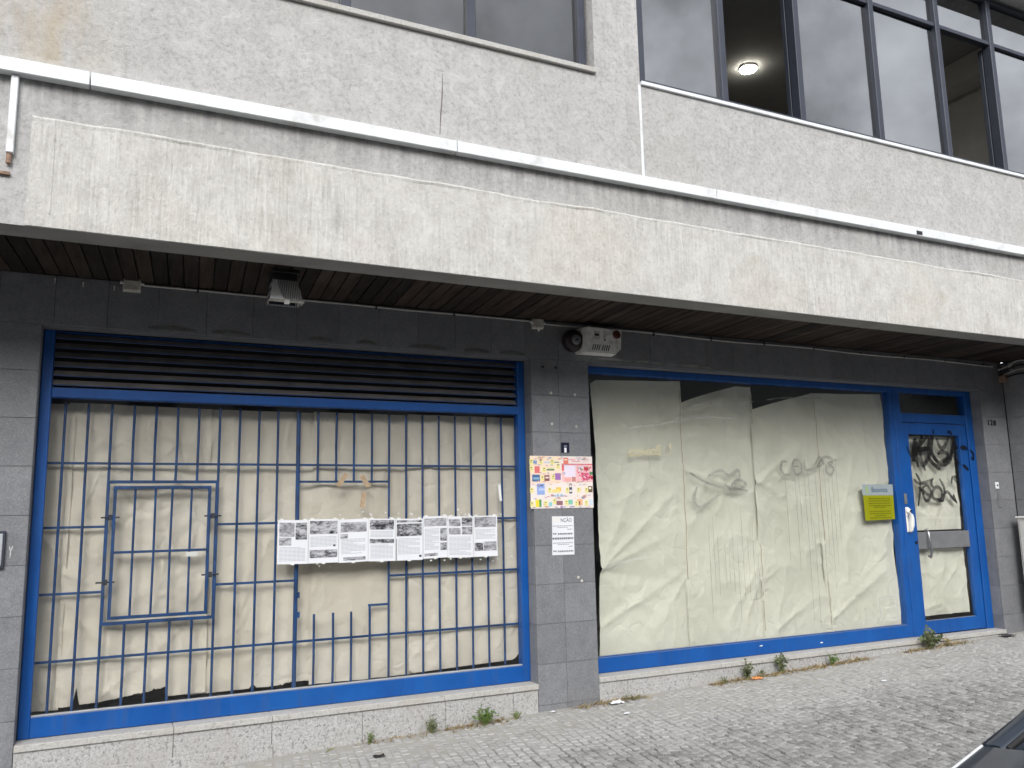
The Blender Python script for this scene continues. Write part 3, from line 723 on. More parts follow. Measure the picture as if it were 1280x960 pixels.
# ------------------------------------------------------------------ paper sheets behind the glass
def paper(label, xl, xr, ztop, zbot, y0, m, folds, seed, amp=.010, lean=0., group=None, nx=72, nz=120, torn=0., crumple=1., seam=False):
    vs = []; fs = []
    rr = random.Random(int(seed*100)); folds = list(folds)
    XL = xl(.5) if callable(xl) else xl; XR = xr(.5) if callable(xr) else xr
    for q in range(int(26*(XR-XL)*crumple)):
        ax, az = rr.uniform(XL, XR), rr.uniform(zbot(.5), ztop(.5)); a = rr.gauss(1.57, .75); l = rr.uniform(.12, .5)
        folds.append((ax, az, ax+l*math.cos(a), az+l*math.sin(a), rr.uniform(.014, .045), rr.choice((1, 1, -1))*rr.uniform(.005, .013)*(1.7 if XR < 3.1 else 1)))
    def dy(x, z):
        d = 0
        for (ax, az, bx_, bz, w, h) in folds:
            vx, vz = bx_-ax, bz-az; L2 = vx*vx+vz*vz; t = max(0, min(1, ((x-ax)*vx+(z-az)*vz)/L2))
            q = math.hypot(x-ax-t*vx, (z-az-t*vz))/(w*(.35+.65*t))
            if q < 3: d += (.62 if w > .046 else .8)*h*math.exp(-q**1.35)*(1-.55*t)*(1 if w > .046 else 4*t*(1-t))
        d += amp*1.6*mn.noise((x*1.3+seed, z*.8, seed))
        r = 1-abs(mn.noise((x*2.6+seed*3, z*1.9, 4.1+seed))); d += amp*1.9*(r*r*r-.4)
        r = 1-abs(mn.noise((x*6.3+z*2+seed*5, z*5.1-x, 9.3+seed))); d += amp*.75*(r**4-.3)
        d += .0015*mn.noise((x*21, z*23, seed))
        return d
    for j in range(nz+1):
        for i in range(nx+1):
            u, v = i/nx, j/nz
            zt, zb = ztop(u), zbot(u)
            z = zb+(zt-zb)*v
            l = xl(v) if callable(xl) else xl; r_ = xr(v) if callable(xr) else xr
            x = l+(r_-l)*u+lean*(v-.5)
            edge = .004*mn.noise((z*4, seed, u*2))*(1 if i in (0, nx) else 0)
            y = y0-dy(x, z)
            if u > .965: y -= .010*((u-.965)/.035)**2
            if v < .06 and torn: y -= torn*(1-v/.06)*max(0, mn.noise((x*5, seed, 1)))
            vs.append((x+edge, max(y, .047), z))
    for j in range(nz):
        for i in range(nx):
            a = j*(nx+1)+i; fs.append((a, a+1, a+nx+2, a+nx+1))
    mb = MB(); mb.add(vs, fs, sm=True); o = mb.build('paper_sheet', m)
    tag(o, label, 'paper', group)
    if seam:
        mb = MB(); js = range(4, nz-2, 2); P = [Vector(vs[j*(nx+1)+nx-1]) for j in js]
        vv_ = [(p.x-.004, p.y-.002, p.z) for p in P]+[(p.x+.004, p.y-.003, p.z) for p in P]; k_ = len(P)
        mb.add(vv_, [(i, i+1, k_+i+1, k_+i) for i in range(k_-1)], sm=True); mb.build('seam_strip', MT['seam'], o)  # narrow grey-brown strip down the right edge of the sheet
    return o
GP = 'wrapping paper sheets covering the shop windows'
nzz = lambda f, a, s: (lambda u: a*mn.noise((u*f, s, s*1.7)))
def tornbot(base, spec, s):
    def f(u):
        z = base+.004*mn.noise((u*9, s, 0))
        for (c, w, h) in spec:
            d = abs(u-c)/w
            if d < 1: z += h*(1-d**4)+.012*mn.noise((u*70, s, 1))
        return z
    return f
def tear_left(u):
    z = .398+.004*mn.noise((u*9, 2, 0))
    if abs(u-.13) < .022: z += .11*(1-abs(u-.13)/.022)
    if .15 < u < .735: z += .060*((u-.15)/.585)**1.3+.014*mn.noise((u*46, 3, 1))*((u-.15)/.585)+.018*(u > .62)*abs(mn.noise((u*90, 3, 5)))
    return z
# left window (behind the grille)
PL = MT['paper_l']
paper('cream paper strip at the far left of the grilled window, beside the blue jamb', -.37, -.195, lambda u: 2.30, tornbot(.385, [], 1), .168, PL, [(-.3, 2.2, -.25, 1.2, .05, .02)], 1.3, .008, group=GP, nx=20)
paper('cream paper torn open along its bottom edge, behind the grille hatch', -.225, .66, lambda u: 2.312-.012*u, tear_left, .176, PL,
      [(-.2, 2.25, .35, 1.75, .07, .022), (.0, 2.28, .55, 1.95, .06, -.016), (.5, 1.95, .30, 1.35, .09, .016), (.55, 1.55, .1, 1.2, .08, .014), (.5, 1.2, .05, .95, .06, .012), (-.1, .9, .3, .55, .07, .02), (.6, .9, .2, .5, .06, -.014), (.05, .45, .4, .75, .05, .018)], 2.1, .014, lean=-.02, group=GP, torn=.03, nx=130, crumple=1.6)
paper('smooth cream paper between the hatch and the thick grille post', .56, 1.40, lambda u: 2.30, tornbot(.388, [(.86, .14, .014), (.5, .02, .02)], 3), .186, PL, [(.8, 2.25, .82, 1.4, .05, .012), (1.1, .7, .8, .45, .07, .016), (1.2, 1.1, 1.3, .5, .05, .014)], 3.7, .008, group=GP, seam=True)
paper('cream paper seen through the cut opening of the grille', 1.36, 2.14, lambda u: 2.305, tornbot(.375, [], 4), .170, PL, [(1.95, 2.28, 2.02, 1.6, .035, .020), (1.5, 1.45, 2.0, 1.2, .09, .012), (1.4, .9, 1.6, .5, .07, .014), (2.0, 2.2, 2.1, 1.9, .03, -.012)], 4.2, .007, group=GP, seam=True)
def rb(u): return .385+.09*max(0, 1-u/.12)**2*0+.055*max(0, (u-.93)/.07)**2+.03*max(0, (.05-u)/.05)**2+.022*u
paper('cream paper with rounded lower corners at the right end of the grille', 2.085, 2.995, lambda u: 2.31, rb, .150, PL, [(2.2, 2.2, 2.35, 1.3, .06, .012), (2.6, 1.2, 2.5, .5, .09, .012), (2.1, .5, 2.4, .6, .04, .010)], 5.9, .007, group=GP)
# right window
PR = MT['paper_r']
paper('pale paper sheet left of the others in the right shop window, beside the pillar', lambda v: 3.70+.035*math.sin(v*3.1), 4.64, lambda u: 2.655+.035*u-.03*max(0, .06-u)/.06, tornbot(.374, [], 6), .098, PR,
      [(3.72, 1.06, 4.6, 1.75, .06, .040), (3.72, 1.06, 4.5, 1.35, .05, .030), (3.72, 1.06, 4.3, 2.2, .09, .028), (3.72, 1.05, 4.4, .95, .06, -.022), (3.75, .62, 4.55, 1.0, .05, .032), (4.6, .95, 4.2, .5, .06, .022), (3.8, 2.05, 4.6, 2.17, .03, .006), (3.9, 1.6, 4.55, 1.9, .05, .014)], 6.4, .010, lean=-.0, group=GP, seam=True)
paper('pale paper sheet second in the right window, its top edge sagging to the left', 4.60, 5.475, lambda u: 2.47+.21*min(1, u*1.25)**.8, tornbot(.362, [], 7), .104, PR,
      [(4.62, 2.42, 5.35, 2.63, .05, .028), (4.62, 2.40, 5.2, 2.38, .05, .018), (4.63, 1.90, 5.3, 1.70, .06, .040), (4.7, 2.2, 5.4, 2.1, .09, .024), (4.65, 1.2, 4.9, .55, .05, .016), (5.4, 1.0, 5.0, .5, .07, .032), (5.45, 1.05, 5.25, .5, .04, .028), (5.42, 1.5, 4.9, 1.1, .1, .012)], 7.3, .011, group=GP, seam=True)
paper('pale paper sheet third in the right window, its upper left corner drooping', 5.44, 6.27, lambda u: 2.45+.20*min(1, u*1.05)**.85, tornbot(.360, [], 8), .094, PR,
      [(5.46, 1.78, 6.2, 2.25, .06, .036), (5.46, 1.78, 6.1, 1.55, .07, .028), (5.46, 1.78, 6.2, 1.95, .05, .018), (5.5, 2.4, 6.2, 2.05, .07, .020), (5.6, .46, 6.2, .75, .06, .028), (6.2, 1.2, 5.6, .9, .09, .022), (5.5, .9, 6.1, 1.25, .06, .018)], 8.8, .011, group=GP, seam=True)
paper('pale paper sheet nearest the blue door post in the right shop window', 6.22, 7.20, lambda u: 2.655+.03*u, tornbot(.358, [], 9), .102, PR,
      [(6.25, 2.5, 6.9, 2.0, .08, .022), (6.3, 1.9, 7.1, 2.35, .07, .018), (6.3, .5, 7.1, .95, .07, .028), (7.1, 1.1, 6.5, .7, .07, .022), (6.9, 2.5, 6.95, 1.2, .05, .014), (6.4, 1.4, 7.0, 1.1, .1, .014)], 9.6, .010, group=GP)
# door
paper('cream paper behind the upper door pane under black tags', 7.46, 8.235, lambda u: 2.262, lambda u: 1.285, .100, PR, [(7.5, 1.5, 8.1, 1.35, .06, .016), (7.6, 2.1, 8.0, 1.7, .08, .010), (7.55, 1.3, 7.9, 1.5, .05, .012)], 11.2, .009, group=GP, nz=60)
paper('crumpled cream paper behind the lower door pane', 7.47, 8.215, lambda u: 1.092, tornbot(.43, [], 12), .100, PR, [(7.5, 1.05, 7.9, .7, .06, .018), (8.1, .9, 7.7, .55, .06, .018), (7.55, .5, 8.1, .6, .06, .016)], 12.9, .012, group=GP, nz=50)

# ------------------------------------------------------------------ right shop window
Q = MB(); Q.box(3.566, 7.20, .001, .085, .258, .378, .004); Q.box(3.566, 7.20, .001, .085, 2.700, 2.756, .004); Q.box(3.56, 3.566+.03, .003, .083, .378, 2.70, .003)
Q.box(7.20, 7.262, 0, .085, .258, 2.756, .004)
sw2 = Q.build('shop_window', MT['blue'], B); sw2['label'] = 'wide blue framed shop window right of the tiled pillar'
bar('glazing_bead', MT['blue'], sw2, 3.597, 7.197, .012, .03, .3785, .386, b=.001)
mb = MB(); mb.box(3.597, 7.1985, .032, .038, .387, 2.6985); mb.build('glass_pane', MT['glass'], sw2)
# faded tags and drips on the glass
gf = MB(); GYF = .030
for st in ([(4.66, 1.86), (4.85, 1.77), (5.05, 1.73), (5.2, 1.72), (5.28, 1.76), (5.2, 1.80), (5.12, 1.74), (5.3, 1.70)], [(4.73, 1.74), (4.69, 1.64), (4.74, 1.56), (4.85, 1.60), (4.97, 1.67)], [(4.86, 1.84), (5.0, 1.88), (5.1, 1.84), (5.2, 1.89), (5.22, 1.82)], [(5.04, 1.76), (5.10, 1.72), (5.16, 1.71)]):
    ribbon(gf, st, .05, GYF)
gf.build('faded_graffiti', MT['spray_grey'], sw2); gf = MB()
for st in ([(5.80, 1.97), (5.74, 1.97), (5.72, 1.90), (5.76, 1.85), (5.83, 1.85)], [(5.86, 1.93), (5.90, 1.99), (5.97, 1.96), (5.97, 1.88), (5.90, 1.85), (5.87, 1.92), (5.95, 1.93)], [(6.02, 2.0), (6.02, 1.90), (6.10, 1.90), (6.18, 1.93)], [(6.16, 1.96), (6.22, 2.02), (6.26, 1.96), (6.18, 1.93), (6.28, 2.02), (6.38, 2.0), (6.36, 1.93)], [(6.30, 1.95), (6.29, 1.88), (6.35, 1.85), (6.39, 1.91), (6.33, 1.96), (6.44, 2.0)]):
    ribbon(gf, st, .04, GYF)
o = gf.build('faded_graffiti', MT['spray_grey'], sw2)
gd = MB()
for x, z0, z1 in ((5.76, 1.85, 1.06), (5.88, 1.86, .95), (5.93, 1.85, 1.3), (6.0, 1.88, .5), (6.05, 1.9, 1.25), (6.14, 1.93, .95), (6.20, 1.92, .62), (6.26, 1.94, 1.1), (6.31, 1.86, .78), (6.36, 1.86, 1.0), (6.42, 1.95, 1.2), (6.08, 1.4, .44)):
    ribbon(gd, [(x, z0), (x+.004, (z0+z1)/2), (x+.0, z1)], .008, GYF, n=5)
for i in range(11):
    x = 4.82+i*.056+rng.uniform(-.012, .012); ribbon(gd, [(x, 1.62-rng.random()*.5), (x+rng.uniform(-.004, .004), 1.0), (x, .50+rng.random()*.4)], .007, GYF, n=5)
tag(gd.build('paint_drips', MT['drip'], sw2), kind='stuff')
wr = MB()
for st in ([(4.50, 2.30), (4.60, 2.38), (4.70, 2.45), (4.95, 2.50)], [(4.0, 2.24), (4.3, 2.28), (4.58, 2.33)], [(4.56, 2.31), (4.75, 2.36), (5.2, 2.36)], [(5.25, 2.50), (5.33, 2.52), (5.45, 2.53)], [(4.6, .86), (4.56, .7), (4.5, .55)], [(5.40, 1.02), (5.34, .86), (5.28, .7)], [(6.30, .70), (6.33, .6), (6.3, .5)], [(3.72, 1.06), (3.9, 1.12), (4.2, 1.15)], [(5.6, 2.55), (5.8, 2.58), (6.3, 2.60)]):
    ribbon(wr, st, .022, GYF+.0005)
tag(wr.build('tape_residue', MT['wear'], sw2), kind='stuff')
by = NT('pale_yellow_letters'); by.col((.82, .74, .46)); by.set(.5); by.p.inputs['Alpha'].default_value = .8  # pale yellow, partly transparent colour for the mirrored letters
text('mirrored_lettering', 'Boavista', .125, (4.19, .0305, 2.045), by.m, sw2, mirror=True, ex=.0004, ry=-3, sx=.82)
text('mirrored_lettering', '!', .125, (4.46, .0305, 2.075), by.m, sw2, mirror=True, ex=.0004)
sq = MB()
for a in ((6.86, 7.10, .655, .659), (6.86, 7.10, .455, .459), (6.86, 6.864, .459, .655), (7.096, 7.10, .459, .655)): sq.box(a[0], a[1], .0295, .0315, a[2], a[3])
sq.build('vent_outline', MT['bead'], sw2)
# clips and sealant blobs on the rail
for x, z in ((5.3, .33), (6.02, .30)): bar('sealant_blob', MT['white'], sw2, x, x+.03, -.004, .002, z, z+.008, b=.001)

# ------------------------------------------------------------------ door
D = MB(); D.box(7.2635, 7.362, -.004, .09, .255, 2.756, .005); D.box(8.365, 8.4705, -.004, .09, .255, 2.756, .005)
D.box(7.362, 8.365, -.002, .088, 2.705, 2.756, .004); D.box(7.362, 8.365, -.002, .088, 2.395, 2.490, .004)
door_frame = D.build('door_frame', MT['blue'], B)
mb = MB(); mb.box(7.363, 8.364, .036, .042, 2.491, 2.704); mb.build('transom_pane', MT['glass'], door_frame)
D = MB(); D.box(7.366, 7.463, .010, .058, .262, 2.391, .004); D.box(8.240, 8.361, .010, .058, .262, 2.391, .004); D.box(7.463, 8.240, .011, .057, 2.272, 2.391, .004); D.box(7.463, 8.240, .011, .057, .262, .395, .004)
door = D.build('shop_door', MT['blue'], B); door['label'] = 'blue glazed entrance door tagged with black spray paint'
mb = MB(); mb.box(7.464, 8.239, .032, .038, .396, 2.271); mb.build('glass_pane', MT['glass'], door)
bar('push_plate', MT['plate'], door, 7.464, 8.2395, .008, .031, 1.100, 1.270, b=.003)
mb = MB(); mb.tube([(7.572, .008, 1.285), (7.572, -.018, 1.30), (7.574, -.030, 1.27), (7.584, -.034, 1.16), (7.588, -.030, 1.05), (7.590, -.018, 1.015), (7.590, .008, 1.03)], .011, 10); mb.build('pull_handle', MT['steel'], door)
pts = [(7.312, -.016, 1.505), (7.315, -.026, 1.485), (7.322, -.034, 1.445), (7.332, -.038, 1.40), (7.334, -.036, 1.345), (7.326, -.026, 1.30), (7.318, -.016, 1.285)]
mb = MB(); mb.tube(pts, [.022, .030, .030, .028, .027, .026, .018], 12); mb.box(7.290, 7.340, -.015, -.0045, 1.275, 1.525, .005); gh = mb.build('grip_handle', MT['white'], door_frame); mb = MB(); mb.tube([(7.316, -.048, 1.488), (7.316, -.060, 1.488)], .009, 8); mb.build('key_hole', MT['black'], gh)
mb = MB(); mb.box(7.292, 7.332, -.012, -.0045, 1.555, 1.66, .003); mb.tube([(7.312, -.0045, 1.58), (7.312, -.018, 1.58)], .011, 10); mb.build('lock_plate', MT['plate'], door_frame)
mb = MB(); mb.tube([(7.425, .0105, 1.17), (7.425, -.004, 1.17)], .014, 12); mb.build('lock_cylinder', MT['black'], door)
S = [[(7.541, 2.159), (7.525, 1.994), (7.579, 2.222), (7.592, 1.932)], [(7.579, 2.222), (7.56, 2.1), (7.525, 1.994)], [(7.592, 1.932), (7.565, 2.066), (7.697, 2.256), (7.631, 2.109), (7.691, 1.891)],
 [(7.775, 2.262), (7.618, 2.119), (7.785, 2.122), (7.756, 2.027), (7.655, 1.953), (7.606, 2.036)], [(7.791, 2.262), (7.765, 2.038), (7.881, 1.934), (7.926, 1.924)], [(7.854, 2.265), (7.823, 2.07), (7.947, 1.966), (8.096, 2.02), (8.173, 2.262)],
 [(7.83, 2.265), (7.80, 2.10), (7.90, 1.98)], [(8.15, 2.262), (8.11, 2.06), (7.97, 1.985)],
 [(7.91, 2.24), (7.944, 2.156), (8.004, 2.136), (8.109, 2.262)], [(7.901, 2.071), (7.966, 2.093), (8.057, 2.073), (8.033, 2.02), (7.936, 1.997)], [(8.12, 2.15), (8.2, 2.145), (8.232, 2.14)], [(8.161, 2.138), (8.163, 2.042), (8.223, 1.968)], [(7.55, 2.13), (7.66, 2.12), (7.79, 2.13)]]
S2 = [[(7.546, 1.87), (7.597, 1.757), (7.537, 1.533)], [(7.508, 1.808), (7.569, 1.767), (7.68, 1.775), (7.802, 1.814)], [(7.78, 1.80), (7.76, 1.75), (7.80, 1.72)], [(7.655, 1.736), (7.619, 1.696), (7.649, 1.593), (7.711, 1.603), (7.746, 1.68), (7.70, 1.74), (7.655, 1.736)],
 [(7.563, 1.727), (7.646, 1.675), (7.816, 1.591), (7.921, 1.58)], [(7.894, 1.814), (7.955, 1.704), (7.921, 1.58)], [(7.921, 1.58), (7.788, 1.612), (7.767, 1.674), (7.835, 1.726), (7.907, 1.694), (7.90, 1.61), (7.85, 1.60)], [(7.92, 1.64), (7.997, 1.673), (8.066, 1.61), (8.136, 1.557)], [(8.088, 1.651), (8.097, 1.609), (8.122, 1.567)], [(8.072, 1.756), (8.097, 1.819), (8.146, 1.83), (8.134, 1.798), (8.198, 1.756)]]
gt = MB()
for i, s_ in enumerate(S): ribbon(gt, s_, .060, .0315-.00012*i)
gt.build('graffiti_tag', MT['spray'], door)
gt = MB()
for i, s_ in enumerate(S2): ribbon(gt, s_, .044, .0315-.00012*i)
gt.build('graffiti_tag', MT['spray'], door)
gt = MB()
ribbon(gt, [(8.242, 2.14), (8.30, 2.142), (8.358, 2.13)], .06, .0085); ribbon(gt, [(8.13, 2.275), (8.10, 2.31), (8.06, 2.30)], .04, .0085); ribbon(gt, [(8.25, 1.96), (8.30, 1.93), (8.34, 1.90)], .05, .0085); ribbon(gt, [(7.84, 2.275), (7.84, 2.30), (7.85, 2.33)], .03, .0085); ribbon(gt, [(7.50, 2.0), (7.44, 2.09), (7.42, 2.15)], .03, .0085)
gt.build('graffiti_overspray', MT['spray'], door)
gt = MB(); ribbon(gt, [(8.37, 2.12), (8.42, 2.08), (8.41, 2.02), (8.38, 2.04)], .04, -.0055); gt.build('graffiti_overspray', MT['spray'], door_frame)

# ------------------------------------------------------------------ posters on the glass
def flat(c, r=.7): 
    b = NT('print_ink'); b.col(c); b.set(r, 0, .2); return b.m
INK = {}
def ink(*c):
    if c not in INK: INK[c] = flat(srgb(*c))
    return INK[c]
def mk_photo(seed, sc, lo, hi):
    b = NT('printed_photo'); b.set(.65, 0, .2)
    v = b.pos((1, .01, 2.2)); o = b.n('ShaderNodeVectorMath', operation='ADD'); b.l(v, o.inputs[0]); o.inputs[1].default_value = (seed, seed*2.3, seed)
    f = b.noise(o.outputs[0], sc, 6, .7, .8); f2 = b.noise(o.outputs[0], sc*.35, 3)
    c = b.mix(b.rng(b.math('ADD', f, b.math('MULTIPLY', b.math('SUBTRACT', f2, .5), .7)), .36, .62), lo, hi); b.col(c); return b.m
PH = [mk_photo(i*3.7, 26+i*4, (.03, .03, .035) if i % 2 else (.16, .16, .17), (.50, .50, .53)) for i in range(4)]
TX = flat((.38, .39, .42)); TXD = flat((.06, .06, .07))
YP = .0275
def leaflet(x0, x1, z0, z1, tilt, blocks, label):
    o = thing('leaflet', label, 'leaflet', ((x0+x1)/2, YP, z0), 'printed leaflets taped in a row on the window')
    n = 6; mb = MB(); vs = []
    def yy(u, v): return YP-.0012-.0035*max(0, u-.7)**2*8*abs(v-.5)-.0012*math.sin(u*5+x0*9)**2
    def P(u, v, e=0): return (x0+(x1-x0)*u, yy(u, v)-e, z0+(z1-z0)*v+tilt*(u-.5))
    mb.add([P(i/n, j/n) for j in range(n+1) for i in range(n+1)], [(j*(n+1)+i, j*(n+1)+i+1, (j+1)*(n+1)+i+1, (j+1)*(n+1)+i) for j in range(n) for i in range(n)], sm=True)
    mb.build('sheet', MT['print_white'], o)
    tx = MB()
    for (u0, v0, u1, v1, kind) in blocks:
        if kind == 't':
            v = v1
            while v > v0:
                e = u1 if rng.random() < .8 else u0+(u1-u0)*rng.uniform(.4, .9)
                m = 6
                for k in range(m):
                    a, b_ = u0+(e-u0)*k/m, u0+(e-u0)*(k+.93)/m
                    tx.quad(P(a, v-.010, .0006), P(b_, v-.010, .0006), P(b_, v, .0006), P(a, v, .0006))
                v -= .030
        else:
            m = 5; pr = MB()
            for k in range(m):
                a, b_ = u0+(u1-u0)*k/m, u0+(u1-u0)*(k+1)/m
                pr.quad(P(a, v0, .0006), P(b_, v0, .0006), P(b_, v1, .0006), P(a, v1, .0006))
            pr.build('printed_picture', (PH+[TXD])[kind], o)
    if tx.f: tag(tx.build('printed_text', TX, o), kind='stuff')
    for u, v in ((.12, 1.0), (.88, 1.0), (.5, .0)):
        tp = MB()
        p = P(u, v, .0009); a = rng.uniform(-.3, .3); mtx = Matrix.Rotation(a, 3, 'Y')
        tp.box(p[0]-.012, p[0]+.012, p[1]-.0006, p[1], p[2]-.007, p[2]+.009, 0, rot=mtx); tp.build('tape', MT['tape_clear'], o)
lx = [1.094, 1.308, 1.524, 1.740, 1.946, 2.160, 2.357, 2.568, 2.773]
ZL = [(1.218, 1.520), (1.217, 1.522), (1.214, 1.518), (1.212, 1.517), (1.210, 1.513), (1.218, 1.528), (1.214, 1.522), (1.214, 1.524)]
BL = [
 [(.05, .62, .55, .94, 0), (.58, .55, .96, .94, 1), (.05, .42, .45, .60, 2), (.06, .05, .92, .38, 't')],
 [(.04, .66, .96, .96, 1), (.06, .36, .94, .60, 't'), (.04, .12, .96, .30, 3), (.82, .37, .90, .42, 4)],
 [(.05, .70, .95, .93, 2), (.05, .56, .30, .66, 3), (.08, .20, .92, .54, 't'), (.15, .04, .92, .12, 1)],
 [(.05, .74, .95, .97, 3), (.08, .56, .92, .70, 't'), (.05, .42, .95, .52, 1), (.08, .06, .92, .38, 't')],
 [(.04, .91, .96, .965, 1), (.04, .58, .96, .88, 3), (.08, .14, .90, .52, 't'), (.86, .07, .95, .12, 4), (.02, .0, .04, .52, 4)],
 [(.04, .76, .96, .95, 2), (.06, .20, .66, .70, 't'), (.70, .40, .97, .70, 3), (.70, .18, .97, .36, 1), (.05, .05, .60, .12, 1)],
 [(.04, .76, .50, .94, 0), (.55, .76, .97, .97, 1), (.04, .56, .50, .72, 2), (.55, .56, .97, .74, 3), (.06, .06, .92, .50, 't')],
 [(.05, .72, .95, .97, 2), (.08, .42, .92, .66, 't'), (.04, .14, .40, .34, 1), (.42, .14, .96, .36, 0)]]
LB = ['leftmost printed leaflet of the row, two grey photos on top and one below',
 'second printed leaflet from the left, dark photos at its top and foot',
 'third printed leaflet from the left, with a pale landscape photo on top',
 'fourth printed leaflet from the left, with a narrow photo strip across its middle',
 'fifth printed leaflet, dark photo under a title bar and a black left border',
 'sixth printed leaflet, set slightly higher, small photos down its right side',
 'seventh printed leaflet, four small photos in its top half',
 'rightmost printed leaflet of the row, with pale photos at top and bottom']
for i in range(8): leaflet(lx[i], lx[i+1]-.003, *ZL[i], .004*(i % 3-1), BL[i], LB[i])
def tape_strip(x, z, a, l, w, m, label, y=.147):
    mb = MB(); mb.box(x-l/2, x+l/2, y-.0006, y+.0006, z-w/2, z+w/2, 0, rot=Matrix.Rotation(a, 3, 'Y')); return tag(mb.build('tape_strip', m), label, 'tape')
YT = .031
tape_strip(1.545, 1.80, R(-55), .11, .035, MT['tape_brown'], 'brown tape strip slanting up to the right, left of its pair above the leaflets', YT)
tape_strip(1.715, 1.79, R(55), .10, .035, MT['tape_brown'], 'brown tape strip slanting down to the right above the leaflets', YT)
tape_strip(1.70, 1.655, R(-82), .11, .035, MT['tape_brown'], 'short upright scrap of brown tape just above the leaflets', YT)
tape_strip(2.802, 1.70, R(85), .13, .02, MT['tape_clear'], 'white tape scrap stuck by the right end of the grille', YT)
# light residue flecks on left glass
mb = MB()
for i in range(38):
    x, z = rng.uniform(1.1, 2.9), rng.choice((1.535, 1.205, 1.54, 1.20))+rng.gauss(0, .015); s_ = rng.uniform(.003, .010); mb.box(x, x+s_*1.6, .0303, .0312, z, z+s_)
tag(mb.build('tape_residue', MT['tape_clear'], sw1), kind='stuff')

# yellow notice on the right window
NV = thing('notice', 'olive yellow notice with a grey blue header stuck on the glass beside the door', 'notice', (6.97, .028, 1.40))
mb = MB(); mb.quad((6.765, .0295, 1.40), (7.178, .0285, 1.408), (7.182, .0285, 1.645), (6.758, .0295, 1.648)); mb.build('sheet', ink(140, 142, 12), NV)
mb = MB(); mb.quad((6.752, .0292, 1.649), (7.182, .0285, 1.646), (7.186, .0285, 1.755), (6.752, .0292, 1.757)); mb.build('header', ink(150, 160, 162), NV)
mb = MB()
for i, z in enumerate((1.615, 1.592, 1.569, 1.546, 1.530, 1.490, 1.468, 1.447, 1.426)):
    a, b_ = (6.83, 7.13) if i not in (4, 7) else (6.90, 7.06)
    x = a
    while x < b_:
        w = rng.uniform(.015, .045); mb.quad((x, .0278, z-.006), (min(x+w, b_), .0278, z-.006), (min(x+w, b_), .0278, z+.004), (x, .0278, z+.004)); x += w+.008
mb.build('printed_text', ink(96, 100, 10), NV)
text('header_lettering', 'Boavista', .068, (6.99, .0272, 1.70), ink(40, 70, 110), NV, ex=.0002)
mb = MB(); mb.quad((6.80, .0275, 1.668), (6.835, .0275, 1.668), (6.835, .0275, 1.735), (6.80, .0275, 1.735)); mb.build('header_mark', ink(150, 175, 120), NV)

# flyer and notice on the pillar
FLY = thing('supermarket_flyer', 'colourful supermarket flyer pasted across the tiled pillar', 'flyer', (3.276, -.124, 1.57))
fx0, fx1, fz0, fz1 = 2.992, 3.560, 1.570, 1.982
def FP(u, v, e=0): return (fx0+(fx1-fx0)*u, -.1245-e, fz0+(fz1-fz0)*(1-v))
mb = MB(); n = 8; mb.add([FP(i/n, j/n) for j in range(n+1) for i in range(n+1)], [(j*(n+1)+i, j*(n+1)+i+1, (j+1)*(n+1)+i+1, (j+1)*(n+1)+i) for j in range(n) for i in range(n)], sm=True)
mb.build('sheet', ink(232, 222, 216), FLY)
cells = []
r2 = random.Random(3)
cells += [(.0, .0, .48, .34, (250, 226, 196)), (.0, .34, .48, .52, (246, 214, 190)), (.50, .16, 1.0, .50, (246, 190, 192)), (.50, .145, 1.0, .165, (214, 60, 70)), (.54, .18, .72, .40, (236, 222, 240)), (.50, .17, .535, .28, (226, 80, 80)),
 (.53, .03, .61, .15, (224, 108, 84)), (.545, .055, .595, .08, (250, 214, 190)), (.64, .05, .72, .08, (240, 170, 170)), (.66, .09, .80, .11, (220, 150, 160)), (.84, .06, .96, .08, (236, 190, 190)), (.84, .10, .93, .115, (236, 190, 190)),
 (.04, .09, .11, .15, (110, 140, 190)), (.22, .11, .33, .14, (190, 200, 224)), (.38, .11, .46, .13, (70, 130, 120)),
 (.07, .20, .15, .33, (226, 96, 96)), (.26, .25, .38, .28, (70, 110, 70)), (.27, .22, .38, .245, (226, 214, 150)), (.78, .20, .84, .31, (236, 232, 236)), (.79, .21, .82, .25, (60, 50, 70)), (.86, .20, .93, .28, (196, 30, 50)), (.81, .32, .95, .47, (226, 70, 120)), (.94, .38, 1.0, .45, (196, 30, 60)), (.95, .30, 1.0, .36, (60, 130, 70)), (.66, .40, .72, .49, (196, 120, 110)), (.54, .42, .64, .49, (236, 160, 150)),
 (.03, .36, .15, .49, (40, 80, 140)), (.045, .41, .14, .45, (120, 170, 200)), (.22, .37, .30, .48, (120, 60, 70)), (.235, .40, .29, .43, (240, 220, 200)), (.39, .33, .48, .46, (150, 90, 170)),
 (.10, .53, .22, .74, (130, 160, 220)), (.11, .55, .20, .58, (70, 90, 150)), (.13, .62, .22, .66, (180, 196, 236)), (.40, .60, .48, .68, (240, 190, 60)), (.34, .64, .46, .70, (244, 214, 110)), (.34, .73, .52, .78, (196, 224, 240)),
 (.61, .53, .655, .72, (40, 40, 70)), (.615, .56, .65, .60, (230, 220, 220)), (.615, .65, .65, .69, (230, 226, 226)), (.74, .62, .80, .67, (236, 190, 90)), (.92, .58, .99, .70, (90, 70, 40)), (.93, .60, .97, .64, (236, 226, 210)),
 (.07, .83, .13, .97, (240, 214, 40)), (.13, .83, .165, .97, (50, 140, 60)), (.20, .88, .25, .95, (120, 60, 60)), (.28, .88, .33, .96, (130, 200, 200)), (.40, .86, .50, .94, (130, 80, 90)), (.59, .84, .66, .93, (110, 190, 160)), (.73, .83, .82, .95, (236, 170, 120)), (.76, .87, .78, .94, (90, 50, 40)), (.46, .96, .50, .99, (170, 80, 170)), (.93, .83, .99, .95, (206, 220, 230))]
